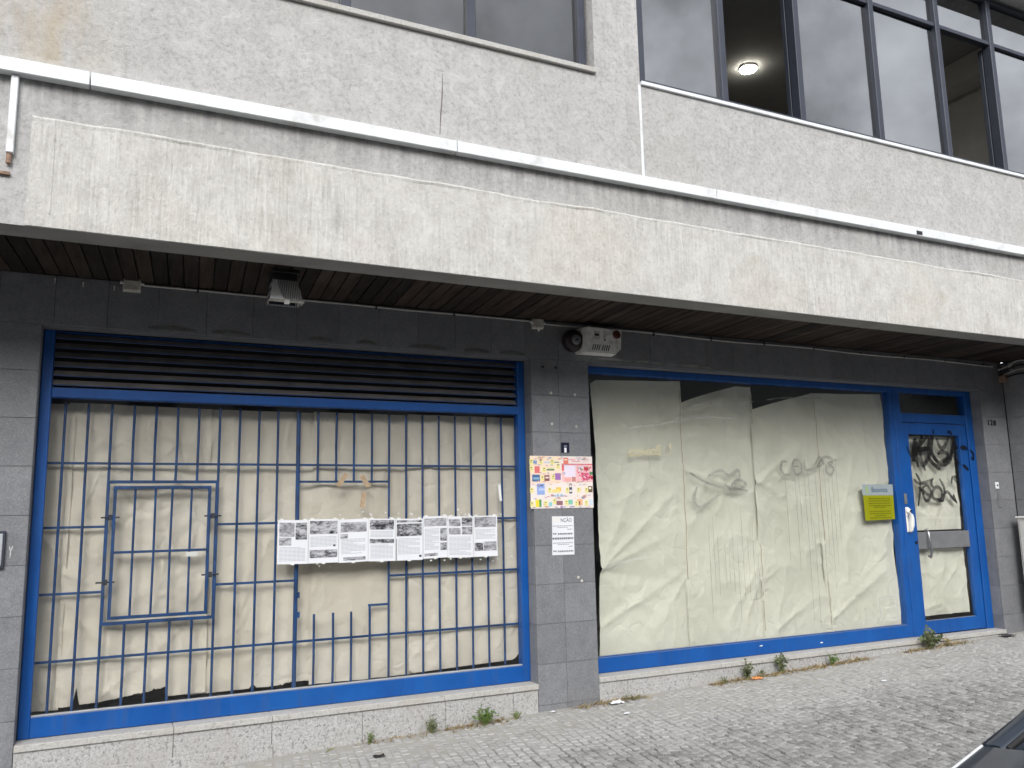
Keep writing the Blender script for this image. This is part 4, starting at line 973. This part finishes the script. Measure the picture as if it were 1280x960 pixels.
for (u, v) in ((.17, .12), (.35, .12), (.22, .27), (.02, .25), (.19, .43), (.36, .42), (.30, .66), (.02, .66), (.58, .66), (.76, .66), (.89, .66), (.02, .92), (.23, .91), (.37, .87), (.56, .90), (.72, .92), (.88, .91), (.02, .12), (.44, .20)):
    cells += [(u-.028, v-.055, u+.028, v+.045, (240, 228, 140)), (u-.014, v-.035, u+.010, v-.015, (110, 100, 60)), (u-.02, v+.005, u+.015, v+.016, (190, 176, 100))]
for k_ in range(130):
    u, v = r2.uniform(.02, .95), r2.choice((.03, .06, .18, .34, .50, .55, .76, .80, .98))+r2.uniform(-.02, .02); w_ = r2.uniform(.01, .05)
    cells.append((u, v-.008, min(1, u+w_), min(.995, v+.006), r2.choice(((200, 120, 120), (150, 140, 150), (220, 170, 120), (190, 160, 200), (140, 160, 190)))))
for k_ in range(60):
    u, v = r2.uniform(.74, .97), r2.uniform(.19, .47); cells.append((u, v, u+.018, v+.022, r2.choice(((226, 80, 120), (240, 150, 170), (196, 40, 60), (250, 220, 226), (120, 150, 100)))))
mats = []; mb = MB(); cm = {}
for i, (u0, v0, u1, v1, c) in enumerate(cells):
    if c not in cm: cm[c] = len(mats); mats.append(ink(*[int(q*.80+42) for q in c]))
    e = .0006+.00002*i; mb.quad(FP(u0, v1, e), FP(min(1, u1), v1, e), FP(min(1, u1), v0, e), FP(u0, v0, e), cm[c])
mb.build('printed_offers', mats, FLY)
NP = thing('paper_notice', 'small white printed notice pasted below the flyer on the pillar', 'notice', (3.27, -.123, 1.208))
mb = MB(); mb.quad((3.170, -.1235, 1.208), (3.370, -.1235, 1.207), (3.372, -.1240, 1.506), (3.176, -.1240, 1.508)); mb.build('sheet', MT['print_white'], NP)
text('heading_lettering', 'ATENÇÃO', .040, (3.272, -.1246, 1.475), ink(60, 60, 66), NP, ex=.0002, sx=.85)
mb = MB(); mb.quad((3.180, -.1250, 1.462), (3.25, -.1250, 1.462), (3.25, -.1250, 1.502), (3.180, -.1250, 1.502)); mb.build('sticker', ink(226, 224, 220), NP)
mb = MB()
for z, a, b_, h in ((1.432, 3.18, 3.36, .005), (1.42, 3.22, 3.32, .004), (1.405, 3.31, 3.355, .005), (1.372, 3.18, 3.215, .012), (1.370, 3.225, 3.36, .013), (1.335, 3.175, 3.365, .016), (1.300, 3.18, 3.36, .005), (1.288, 3.22, 3.32, .004), (1.272, 3.32, 3.355, .005), (1.238, 3.18, 3.21, .012), (1.236, 3.22, 3.36, .012)):
    x = a
    while x < b_:
        w = rng.uniform(.008, .02); mb.quad((x, -.1247, z-h/2), (min(b_, x+w), -.1247, z-h/2), (min(b_, x+w), -.1247, z+h/2), (x, -.1247, z+h/2)); x += w+.004
mb.build('printed_text', ink(120, 122, 128), NP)
BP = thing('number_plate', 'small dark blue plate with a white mark on the pillar above the flyer', 'plate', (3.315, -.123, 2.01))
box('plate', 3.277, 3.352, -.1255, -.1218, 2.01, 2.092, ink(28, 30, 52), BP, .001)
box('white_mark', 3.304, 3.324, -.1265, -.1257, 2.012, 2.05, ink(236, 236, 240), BP); box('white_mark', 3.302, 3.328, -.1265, -.1257, 2.058, 2.068, ink(150, 150, 170), BP)
# scratched mark and edge of a wall box at the far left
mb = MB(); ribbon(mb, [(-.497, 1.40), (-.488, 1.375), (-.478, 1.40)], .012, -.1222); ribbon(mb, [(-.488, 1.375), (-.489, 1.33)], .01, -.1222); mb.build('chalk_mark', mk_spray('white_chalk', (.8, .8, .8), .9, .2), tw)
WB = thing('wall_box', 'grey meter box on the tiled wall at the left edge', 'box', (-.68, -.12, 1.20))
box('door_panel', -.80, -.530, -.150, -.126, 1.285, 1.475, MT['bead'], WB, .004); box('box_frame', -.815, -.517, -.140, -.1215, 1.27, 1.49, MT['frame_dark'], WB, .003)

# ------------------------------------------------------------------ fittings under the overhang
FLD = thing('floodlight', 'old clear floodlight with half white reflector hanging under the soffit', 'floodlight', (.955, -.7, 3.08))
fx, fy = .962, -.72
mb = MB(); mb.box(fx-.085, fx+.085, fy-.07, fy+.07, 3.06, 3.083, .004); mb.box(fx-.075, fx+.075, fy-.045, fy+.05, 3.02, 3.06, .004); mb.build('bracket', MT['black'], FLD)
prof = [(-.075, 3.045), (.06, 3.045), (.085, 2.87), (-.105, 2.862), (-.098, 2.95)]
mb = MB(); mb.prism([(fy+a+.06, b_) for a, b_ in [(-.01, 3.04), (.055, 3.04), (.07, 2.88), (-.02, 2.88)]], fx-.082, fx+.082); mb.build('housing', MT['frame_dark'], FLD)
lens = pm('ribbed_lens', (.20, .205, .20), .3, var=.5, scale=30); rib = NT('ribbed_lens_cover'); rib.set(.22, 0, .6)
wv = rib.n('ShaderNodeTexWave'); wv.inputs['Scale'].default_value = 28; wv.inputs['Distortion'].default_value = 1.2; rib.l(rib.pos((1, .2, .06)), wv.inputs['Vector'])
rib.col(rib.mix(rib.rng(wv.outputs['Fac'], .2, .9), (.22, .225, .22), (.70, .70, .68))); rib.bump(wv.outputs['Fac'], .004, .6)
n = 8; vs = []
for i in range(n+1):
    t = i/n; z = 3.045-.175*t; yo = fy-.02-.085*math.sin(t*1.45); hw = .072+.030*t
    vs += [(fx-hw, yo, z), (fx+hw, yo, z), (fx+hw, fy+.05, z), (fx-hw, fy+.05, z)]
fs = []
for i in range(n):
    for k_ in range(4): fs.append((4*i+k_, 4*i+(k_+1) % 4, 4*i+4+(k_+1) % 4, 4*i+4+k_))
fs += [(3, 2, 1, 0)]
mb = MB(); mb.add(vs, fs, sm=False); mb.build('lens_cover', rib.m, FLD)
# white reflector half seen through the cover, curved edge
vs = []; fs = []; m = 10; refl = NT('reflector_white'); refl.col((.86, .86, .84)); refl.set(.35); refl = refl.m
for i in range(m+1):
    t = i/m; z = 3.043-.172*t; yo = fy-.0225-.085*math.sin(t*1.45); hw = .072+.030*t
    xe = fx-hw+.03+.062*t**2.2
    vs += [(fx-hw-.001, yo, z), (xe, yo, z)]
for i in range(m): fs.append((2*i, 2*i+1, 2*i+3, 2*i+2))
mb = MB(); mb.add(vs, fs); mb.build('reflector', refl, FLD)
mb = MB(); mb.box(fx-.108, fx+.108, fy-.112, fy-.098, 2.862, 2.876, .002); mb.box(fx-.108, fx-.100, fy-.098, fy-.03, 2.864, 2.874, .002); mb.box(fx+.100, fx+.108, fy-.098, fy-.03, 2.864, 2.874, .002); mb.build('rim', MT['beige'], FLD)
mb = MB(); mb.box(fx-.016, fx+.016, fy-.122, fy-.108, 2.846, 2.878, .003); mb.build('latch', MT['white'], FLD)

for x, z, s_, lab in ((.095, 3.062, .052, 'beige junction box under the soffit at the left end of the conduit'), (3.083, 3.045, .046, 'grey junction box under the soffit above the tiled pillar')):
    J = thing('junction_box', lab, 'junction box', (x, -.12, z), 'junction boxes along the conduit')
    box('cover', x-s_, x+s_, -.168, -.1245, z-s_*.85, z+s_*.85, MT['beige'], J, .006); box('cover_lip', x-s_*1.05, x+s_*1.05, -.140, -.1225, z-s_*.9, z+s_*.9, MT['beige'], J, .003)
    mb = MB(); mb.tube([(x-s_-.02, -.14, z+.01), (x-s_, -.14, z+.01)], .01, 8); mb.tube([(x+s_, -.14, z+.01), (x+s_+.02, -.14, z+.01)], .01, 8); 
    if x > 2: mb.tube([(x+.01, -.14, z-s_*.85), (x+.01, -.14, z-s_-.012)], .009, 8)
    mb.build('cable_gland', MT['white'], J)
CO = thing('conduit', 'thin grey conduit running under the soffit along the lintel tiles', 'conduit', (3, -.13, 3.06))
mb = MB(); xs = np.linspace(.165, 3.01, 24); mb.tube([(x, -.1335, 3.066+.006*mn.noise((x*1.2, 0, 5))) for x in xs], .0075, 6); mb.build('pipe', MT['conduit'], CO)
mb = MB(); xs = np.linspace(3.15, 8.72, 44); mb.tube([(x, -.1335, 3.058+.010*mn.noise((x*1.1, 0, 6))-(.004*(x-3))) for x in xs], .0075, 6); mb.build('pipe', MT['conduit'], CO)
for x in np.arange(.5, 8.6, .62):
    if abs(x-3.08) > .12: box('clip', x-.006, x+.006, -.143, -.1225, 3.035 if x > 4 else 3.05, 3.07 if x < 6 else 3.055, MT['frame_dark'], CO)

AL = thing('alarm_box', 'beige alarm box with slanted vents and a round red lamp under the soffit', 'alarm', (3.64, -.12, 2.83))
ax0, ax1, az0, az1 = 3.455, 3.815, 2.822, 3.035; ya, yb = -.245, -.123
mb = MB()
fr = [(ax0+.02, az0), (ax1-.06, az0-.0), (ax1-.012, az0+.045), (ax1, az1-.01), (ax0+.035, az1), (ax0+.02, az0+.03)]
bkp = [(ax0-.02, az0-.0), (ax1-.03, az0), (ax1+.012, az0+.04), (ax1+.012, az1), (ax0, az1), (ax0-.02, az0+.03)]
vs = [(x, ya, z) for x, z in fr]+[(x, yb, z) for x, z in bkp]
mb.add(vs, [(0, 1, 2, 3, 4, 5), (11, 10, 9, 8, 7, 6)]+[(i+6, (i+1) % 6+6, (i+1) % 6, i) for i in range(6)]); mb.build('case', MT['white'], AL)
for k_ in range(8):
    x = 3.535+k_*.020+(.012 if k_ > 3 else 0); mb = MB(); mb.box(x-.004, x+.004, ya-.0015, ya+.002, 2.842, 2.893, 0, rot=Matrix.Rotation(R(20), 3, 'Y')); mb.build('vent_slot', MT['black'], AL)
mb = MB(); mb.tube([(3.765, ya+.002, 2.985), (3.765, ya-.010, 2.985), (3.765, ya-.016, 2.985)], [.036, .036, .026], 18); mb.build('red_lamp', pm('dull_red_lens', (.09, .022, .014), .3), AL)
mb = MB(); mb.box(3.548, 3.602, ya-.003, ya+.002, 2.935, 3.005, .001); mb.build('panel', MT['beige'], AL)
mb = MB(); mb.box(3.553, 3.592, ya-.006, ya-.0032, 2.963, 2.980, 0); mb.build('display', MT['black'], AL)
mb = MB(); mb.box(3.640, 3.660, ya-.003, ya+.002, 2.925, 3.01, .001); mb.build('slide', MT['beige'], AL)
mb = MB(); mb.box(3.641, 3.653, ya-.006, ya-.0032, 2.927, 2.938, 0); mb.build('key_hole', MT['black'], AL)
SP = thing('alarm_bell', 'round dark alarm bell with a grey centre left of the beige alarm box', 'bell', (3.40, -.12, 2.93))
mb = MB(); mb.tube([(3.405, -.122, 2.928), (3.405, -.16, 2.928), (3.405, -.190, 2.928), (3.405, -.200, 2.928)], [.092, .092, .080, .05], 28); mb.build('dome', pm('dark_brown_bell', (.020, .013, .013), .42), SP)
mb = MB(); mb.tube([(3.405, -.199, 2.928), (3.405, -.207, 2.928), (3.405, -.212, 2.928)], [.042, .040, .028], 22); mb.build('centre_cap', MT['plate'], SP)
mb = MB(); mb.tube([(3.405, -.2115, 2.928), (3.405, -.216, 2.928)], .009, 10); mb.build('screw', MT['black'], SP)

HN = thing('house_number', 'small dark metal numerals 128 on the tile right of the door', 'house number', (8.60, -.122, 2.40))
for i, d_ in enumerate('128'): text('numeral', d_, .085, (8.555+i*.052, -.124, 2.405), MT['black'], HN, ex=.003)
IC = thing('door_bell', 'white square bell button above a grey metal strip right of the door', 'door bell', (8.58, -.122, 1.56))
box('button_plate', 8.555, 8.610, -.130, -.1215, 1.70, 1.77, MT['print_white'], IC, .003); box('button', 8.572, 8.594, -.134, -.1302, 1.728, 1.744, ink(70, 72, 78), IC, .001)
box('letter_strip', 8.572, 8.622, -.129, -.1215, 1.50, 1.69, MT['plate'], IC, .003)
CB = thing('utility_cabinet', 'light grey utility cabinet on a dark base against the wall right of the door', 'cabinet', (8.8, -.55, .2))
box('body', 8.715, 8.869, -.86, -.215, .50, 1.385, pm('cabinet_paint', (.56, .555, .535), .6, var=.06, dirt=(.42, .40, .36), dscale=6), CB, .006)
box('cabinet_door', 8.703, 8.7135, -.835, -.240, .525, 1.345, pm('cabinet_door_paint', (.60, .595, .575), .55, var=.06, dirt=(.46, .44, .40), dscale=6), CB, .004)
box('lid', 8.70, 8.869, -.87, -.205, 1.3855, 1.405, MT['white'], CB, .004)
box('base', 8.735, 8.869, -.84, -.235, .10, .499, MT['lip'], CB, .004)
mb = MB(); mb.box(8.690, 8.7025, -.40, -.37, .86, .96, .004); mb.tube([(8.702, -.385, .89), (8.68, -.385, .89)], .012, 8); mb.build('latch', MT['black'], CB)
box('label_plate', 8.7015, 8.7028, -.44, -.36, 1.07, 1.10, MT['bead'], CB)
CBL = thing('cable_bundle', 'tangled grey cables sagging under the soffit at the right corner', 'cables', (8.85, -.3, 2.95))
for i in range(5):
    mb = MB(); z = 2.88+i*.038; mb.tube(catmull([(8.83-.01*i, -.135, z), (8.835, -.22, z+.03), (8.84, -.36, z+.045+.01*i), (8.85, -.6, z+.02), (8.86, -.95, z+.05)], 6), .0075 if i % 2 else .010, 6); mb.build('cable', MT['conduit'] if i % 2 else MT['black'], CBL)
mb = MB(); mb.box(8.80, 8.868, -.20, -.125, 2.86, 2.93, .004); mb.build('connector', MT['rust'], CBL)
mb = MB(); mb.box(8.845, 8.868, -.26, -.22, 2.98, 3.06, .004); mb.build('bracket', MT['beige'], CBL)

# ------------------------------------------------------------------ weeds and litter at the foot of the wall
def weed(x, y, h, sp, n, m, label, grassy=False, cat='weed'):
    z = g(x, y)-.01; o = thing('weed', label, cat, (x, y, z), 'weeds growing along the plinth')
    st = MB(); lf = MB()
    for i in range(max(5, n//9)):
        a = rng.uniform(0, 6.28); r_ = sp*rng.uniform(.2, 1); hh = h*rng.uniform(.5, 1)*(1-.25*(r_/sp)**2)
        tip = Vector((x+r_*math.cos(a), min(y+r_*math.sin(a), y+.03), z+hh)); base = Vector((x+rng.uniform(-.01, .01), y, z)); mid = base.lerp(tip, .5)+Vector((0, 0, h*.12))
        st.tube([base, mid, tip], [.0035, .0025, .001], 4, caps=False)
        for k_ in range(9):
            t = rng.uniform(.15, 1); p = base.lerp(mid, t*2) if t < .5 else mid.lerp(tip, t*2-1)
            d = Vector((rng.gauss(0, 1), rng.gauss(0, 1)-.3, rng.gauss(.3, .7))).normalized(); l = h*(.16 if not grassy else .34)*rng.uniform(.6, 1.2); w = l*(.36 if not grassy else .10)
            s_ = d.cross(Vector((rng.gauss(0, 1), rng.gauss(0, 1), rng.gauss(0, 1)))).normalized()*w
            lf.add([p, p+d*l*.45+s_, p+d*l, p+d*l*.45-s_], [(0, 1, 2, 3)])
    st.build('stem', MT['stem'], o); lf.build('leaves', m, o); return o
weed(2.545, -.20, .135, .095, 330, MT['leaf'], 'round bright green weed, bushiest by the left plinth')
weed(2.145, -.185, .125, .045, 130, MT['leaf2'], 'slim green weed left of the bushy one by the left plinth', True)
weed(1.70, -.185, .085, .035, 90, MT['leaf'], 'small green tuft of grass farthest left along the plinth', True)
weed(1.42, -.18, .03, .07, 60, MT['leaf'], 'flat patch of leaves low against the left plinth')
weed(2.80, -.19, .075, .055, 120, MT['leaf'], 'small green weed right of the bushy one, near the pillar')
weed(3.82, -.185, .045, .11, 140, MT['leaf2'], 'low yellowing grass clump right of the pillar', True)
weed(4.72, -.19, .08, .05, 80, MT['leaf2'], 'low grey green weed, first of those under the right window')
weed(4.98, -.185, .17, .06, 150, MT['leaf2'], 'upright grey green weed below the right window')
weed(5.14, -.19, .085, .05, 80, MT['leaf2'], 'small weed between two upright ones below the right window')
weed(5.36, -.185, .20, .05, 120, MT['leaf2'], 'tallest thin weed below the right window')
weed(5.96, -.185, .12, .06, 120, MT['leaf'], 'dark green weed below the right end of the right window')
weed(7.24, -.20, .23, .14, 330, MT['leaf2'], 'large grey green bush at the foot of the blue door post')
weed(7.50, -.19, .10, .09, 120, MT['straw'], 'dry brown weed on the door step edge')
mb = MB()
for (xa, xb, n) in ((1.55, 2.3, 120), (2.25, 2.75, 330), (3.3, 3.95, 480), (4.6, 6.4, 1500), (6.9, 7.8, 620)):
    for i in range(n):
        x = rng.uniform(xa, xb); y = -.138-abs(rng.gauss(0, .05)); z = g(x, y)-.005; l = rng.uniform(.02, .075); a = rng.uniform(0, 6.28); e = rng.uniform(.05, 1.0)
        d = Vector((math.cos(a)*math.cos(e), -abs(math.sin(a))*math.cos(e), math.sin(e)))*l; s_ = Vector((-math.sin(a), math.cos(a), 0))*.0045; p = Vector((x, y, z))
        mb.add([p-s_, p+s_, p+d], [(0, 1, 2)])
o = mb.build('dry_grass', MT['straw']); tag(o, 'dry straw coloured grass along the foot of the plinth', 'grass', kind='stuff')
def litter(x, y, s_, m, label):
    z = g(x, y)+.004; mb = MB(); n = 7; vs = []
    for j in range(n+1):
        for i in range(n+1):
            u, v = i/n-.5, j/n-.5; vs.append((x+u*s_*1.6, y+v*s_, z+s_*.35*abs(mn.noise((u*4+x, v*4, 2)))+.002))
    mb.add(vs, [(j*(n+1)+i, j*(n+1)+i+1, (j+1)*(n+1)+i+1, (j+1)*(n+1)+i) for j in range(n) for i in range(n)]); tag(mb.build('litter', m), label, 'litter', 'litter scraps on the pavement')
litter(3.63, -.24, .07, MT['print_white'], 'crumpled white paper scrap on the pavement at the pillar foot')
litter(5.05, -.23, .06, ink(226, 150, 90), 'orange and white wrapper in the dry grass below the right window')
litter(3.52, -.55, .03, MT['print_white'], 'tiny white scrap on the setts in front of the pillar')
litter(3.10, -.19, .025, MT['print_white'], 'tiny white scrap against the left foot of the pillar')
litter(1.66, -.52, .045, MT['black'], 'flat black scrap lying on the setts below the left plinth')
litter(5.78, -.9, .03, MT['print_white'], 'tiny white scrap on the setts below the right window')
litter(8.35, -.22, .10, MT['asphalt'], 'dark rag lying at the right end of the door step')

# ------------------------------------------------------------------ parked car (only its bonnet corner is in view)
CAR = thing('parked_car', 'dark blue grey car parked at the kerb, bonnet and windscreen corner in view', 'car', (2.8, -5.58, -.08))
paint = NT('dark_blue_grey_paint'); paint.col((.022, .033, .050)); paint.set(.35, .25, .5); paint.p.inputs['Coat Weight'].default_value = .6; paint.p.inputs['Coat Roughness'].default_value = .04
paint = paint.m
cglass = NT('car_glass'); cglass.col((.015, .018, .02)); cglass.set(.03, 0, .8); cglass = cglass.m
rubber = pm('black_rubber', (.02, .02, .021), .8); trim = pm('dark_cowl_plastic', (.050, .053, .060), .5)
cy = -5.585
def loft(rings, sm=True, caps=True):
    mb = MB(); n = len(rings[0]); vs = [p for r_ in rings for p in r_]
    mb.add(vs, [(i*n+k_, i*n+k_+1, (i+1)*n+k_+1, (i+1)*n+k_) for i in range(len(rings)-1) for k_ in range(n-1)], sm=sm)
    if caps: mb.add(rings[0], [tuple(range(n))]); mb.add(rings[-1], [tuple(range(n-1, -1, -1))])
    return mb
# x, half width at shoulder, shoulder z, bottom z
sec = [(.74, .60, .70, .22), (.80, .70, .74, .18), (.95, .79, .80, .16), (1.2, .84, .865, .14), (1.5, .862, .925, .13), (1.75, .872, .965, .13), (2.4, .88, .985, .13), (3.2, .885, 1.0, .13), (4.0, .88, 1.02, .13), (4.5, .86, 1.03, .15), (4.8, .80, 1.0, .2), (4.88, .74, .9, .25)]
rings = []
for x, hw, zs, zb in sec:
    half = [(hw*.90, zb), (hw*.97, zb+.06), (hw*1.0, zb+.28), (hw*1.005, zs-.16), (hw*.995, zs-.05), (hw*.975, zs)]
    pts_ = [(x, cy+y, z) for y, z in half]; rings.append(pts_+[(x, 2*cy-p[1], p[2]) for p in reversed(pts_)])
loft(rings).build('body', paint, CAR)
# bonnet: slightly crowned panel ending at the cowl
hs2 = [(.76, .58, .725), (.84, .70, .775), (1.0, .775, .83), (1.25, .815, .895), (1.45, .826, .945), (1.62, .833, .990), (1.70, .836, 1.012)]
rings = []
for i, (x, hw, z) in enumerate(hs2):
    ring = []
    for k_ in range(17):
        t = -1+2*k_/16; xx = x-(.0 if i < len(hs2)-1 else .06*(1-t*t)*-1.0-.0) if False else x+(.0 if i < 4 else -.10*(1-t*t)*(i-3)/3)
        ring.append((xx, cy-hw*t, z+.035*(1-t**4)*min(1, (x-.7)*2)-.004*(abs(t) > .99)))
    rings.append(ring)
lo = [[(p[0], p[1], p[2]-.03) for p in r_] for r_ in rings]
mb = loft(rings, caps=False); n0 = 17
for side in (0, 16):
    mb.add([r_[side] for r_ in rings]+[(r_[side][0], r_[side][1], r_[side][2]-.05) for r_ in rings], [(i, i+1, len(rings)+i+1, len(rings)+i) for i in range(len(rings)-1)], sm=True)
mb.add(rings[-1]+lo[-1], [(i, i+1, 17+i+1, 17+i) for i in range(16)])
mb.build('bonnet', paint, CAR)
# highlight on the bonnet edges, put in as thin white tubes
mb = MB(); mb.tube([(r_[0][0], r_[0][1]+.001, r_[0][2]+.000) for r_ in rings], .0032, 6); mb.tube([(r_[16][0], r_[16][1]-.001, r_[16][2]) for r_ in rings], .0032, 6); mb.build('bonnet_highlight', MT['white_metal'], CAR)
# scuttle
mb = MB(); ra = [(1.61+.10*abs(t)**2, cy-.80*t, .985) for t in np.linspace(-1, 1, 17)]; rb_ = [(1.80-.04*(1-abs(t)**2)+.06*0, cy-.79*t, 1.005+.03*(1-t*t)) for t in np.linspace(-1, 1, 17)]
mb.add(ra+rb_, [(i, i+1, 18+i, 17+i) for i in range(16)], sm=True); mb.build('scuttle', trim, CAR)
# windscreen, roof, glazing
rows = [(1.80, .785, 1.008), (2.05, .745, 1.16), (2.35, .69, 1.33), (2.66, .625, 1.475)]
rings = []
for x, hw, z in rows: rings.append([(x-.10*(1-t*t), cy-hw*t, z+.02*(1-t*t)) for t in np.linspace(-1, 1, 13)])
loft(rings, caps=False).build('windscreen', cglass, CAR)
rows = [(2.66, .625, 1.475), (2.9, .625, 1.515), (3.5, .62, 1.53), (4.1, .60, 1.50), (4.3, .58, 1.47)]
rings = []
for i, (x, hw, z) in enumerate(rows): rings.append([(x-(.10*(1-t*t) if i == 0 else 0), cy-hw*t, z+.03*(1-t*t)-(.01 if i == 0 else 0)) for t in np.linspace(-1, 1, 13)])
loft(rings, caps=False).build('roof', paint, CAR)
rows = [(4.3, .58, 1.47), (4.55, .66, 1.25), (4.74, .70, 1.02)]
loft([[(x+.05*(1-t*t), cy-hw*t, z) for t in np.linspace(-1, 1, 13)] for x, hw, z in rows], caps=False).build('rear_window', cglass, CAR)
for s_ in (-1, 1):
    Y = lambda hw: cy+s_*hw
    mb = MB(); mb.add([(1.84, Y(.815), .99), (2.72, Y(.64), 1.455), (4.28, Y(.60), 1.46), (4.62, Y(.74), 1.02), (3.2, Y(.835), 1.0)], [(0, 1, 2, 3, 4)]); mb.build('side_window', cglass, CAR)
    pil = ([(1.705, Y(.842), 1.000), (1.80, Y(.822), 1.046), (2.05, Y(.775), 1.182), (2.36, Y(.712), 1.350), (2.70, Y(.645), 1.490), (3.3, Y(.635), 1.525), (4.1, Y(.615), 1.50), (4.36, Y(.62), 1.42), (4.70, Y(.74), 1.03)]); loft([[(p[0], p[1]+s_*.012, p[2]-.035), (p[0], p[1]+s_*.010, p[2]+.002), (p[0], p[1]-s_*.004, p[2]+.013), (p[0], p[1]-s_*.040, p[2]+.014), (p[0], p[1]-s_*.050, p[2]+.004), (p[0], p[1]-s_*.050, p[2]-.03)] for p in pil]).build('windscreen_pillar', paint, CAR)
    mb = MB(); mb.tube([(3.05, Y(.83), 1.0), (3.15, Y(.64), 1.49)], .03, 8); mb.build('door_pillar', trim, CAR)
    mb = MB(); mb.tube([(1.715, Y(.790), 1.010), (1.80, Y(.770), 1.055), (2.05, Y(.722), 1.192), (2.66, Y(.60), 1.488)], .006, 6); mb.build('screen_seal', MT['steel'] if False else rubber, CAR)
    for xw in (1.42, 4.02):
        wh = MB(); yo = Y(.875); wh.tube([(xw, yo-s_*.20, .18), (xw, yo-s_*.18, .18), (xw, yo-s_*.03, .18), (xw, yo, .18)], [.27, .340, .340, .29], 28); wh = wh.build('wheel', rubber, CAR)
        rm = MB(); rm.tube([(xw, yo-s_*.02, .18), (xw, yo+s_*.004, .18), (xw, yo+s_*.010, .18)], [.20, .20, .06], 20); rm.build('rim', MT['steel'], wh)
    mb = MB(); mb.tube([(2.48, Y(.84), 1.02), (2.49, Y(.93), 1.05)], .02, 6); mb.box(2.45, 2.56, min(Y(.91), Y(1.08)), max(Y(.91), Y(1.08)), 1.0, 1.12, .03); mb.build('door_mirror', paint, CAR)
    mb = MB(); mb.add([(.815, Y(.70), .60), (.80, Y(.46), .61), (.85, Y(.44), .73), (.93, Y(.74), .75)], [(0, 1, 2, 3)]); mb.box(.80, .90, min(Y(.46), Y(.68)), max(Y(.46), Y(.68)), .62, .71, .02); mb.build('headlight', MT['tape_clear'], CAR)
for k_, (yy0, yy1) in enumerate(((.70, .10), (.05, -.55))):
    mb = MB(); mb.tube([(1.725, cy+yy0, 1.008), (1.735, cy+yy0-.02, 1.028), (1.80, cy+(yy0+yy1)/2, 1.062), (1.83, cy+yy1, 1.075)], [.014, .010, .007, .005], 6); mb.tube([(1.715, cy+yy0, .995), (1.715, cy+yy0, 1.03)], .020, 8); mb.build('wiper', rubber, CAR)
mb = MB(); mb.box(.70, .76, cy-.35, cy+.35, .40, .58, .02); mb.build('grille', trim, CAR)

CAR.location += Vector((-.005, -.018, .052)); CAR.rotation_euler = (0, -math.atan(.028), 0)
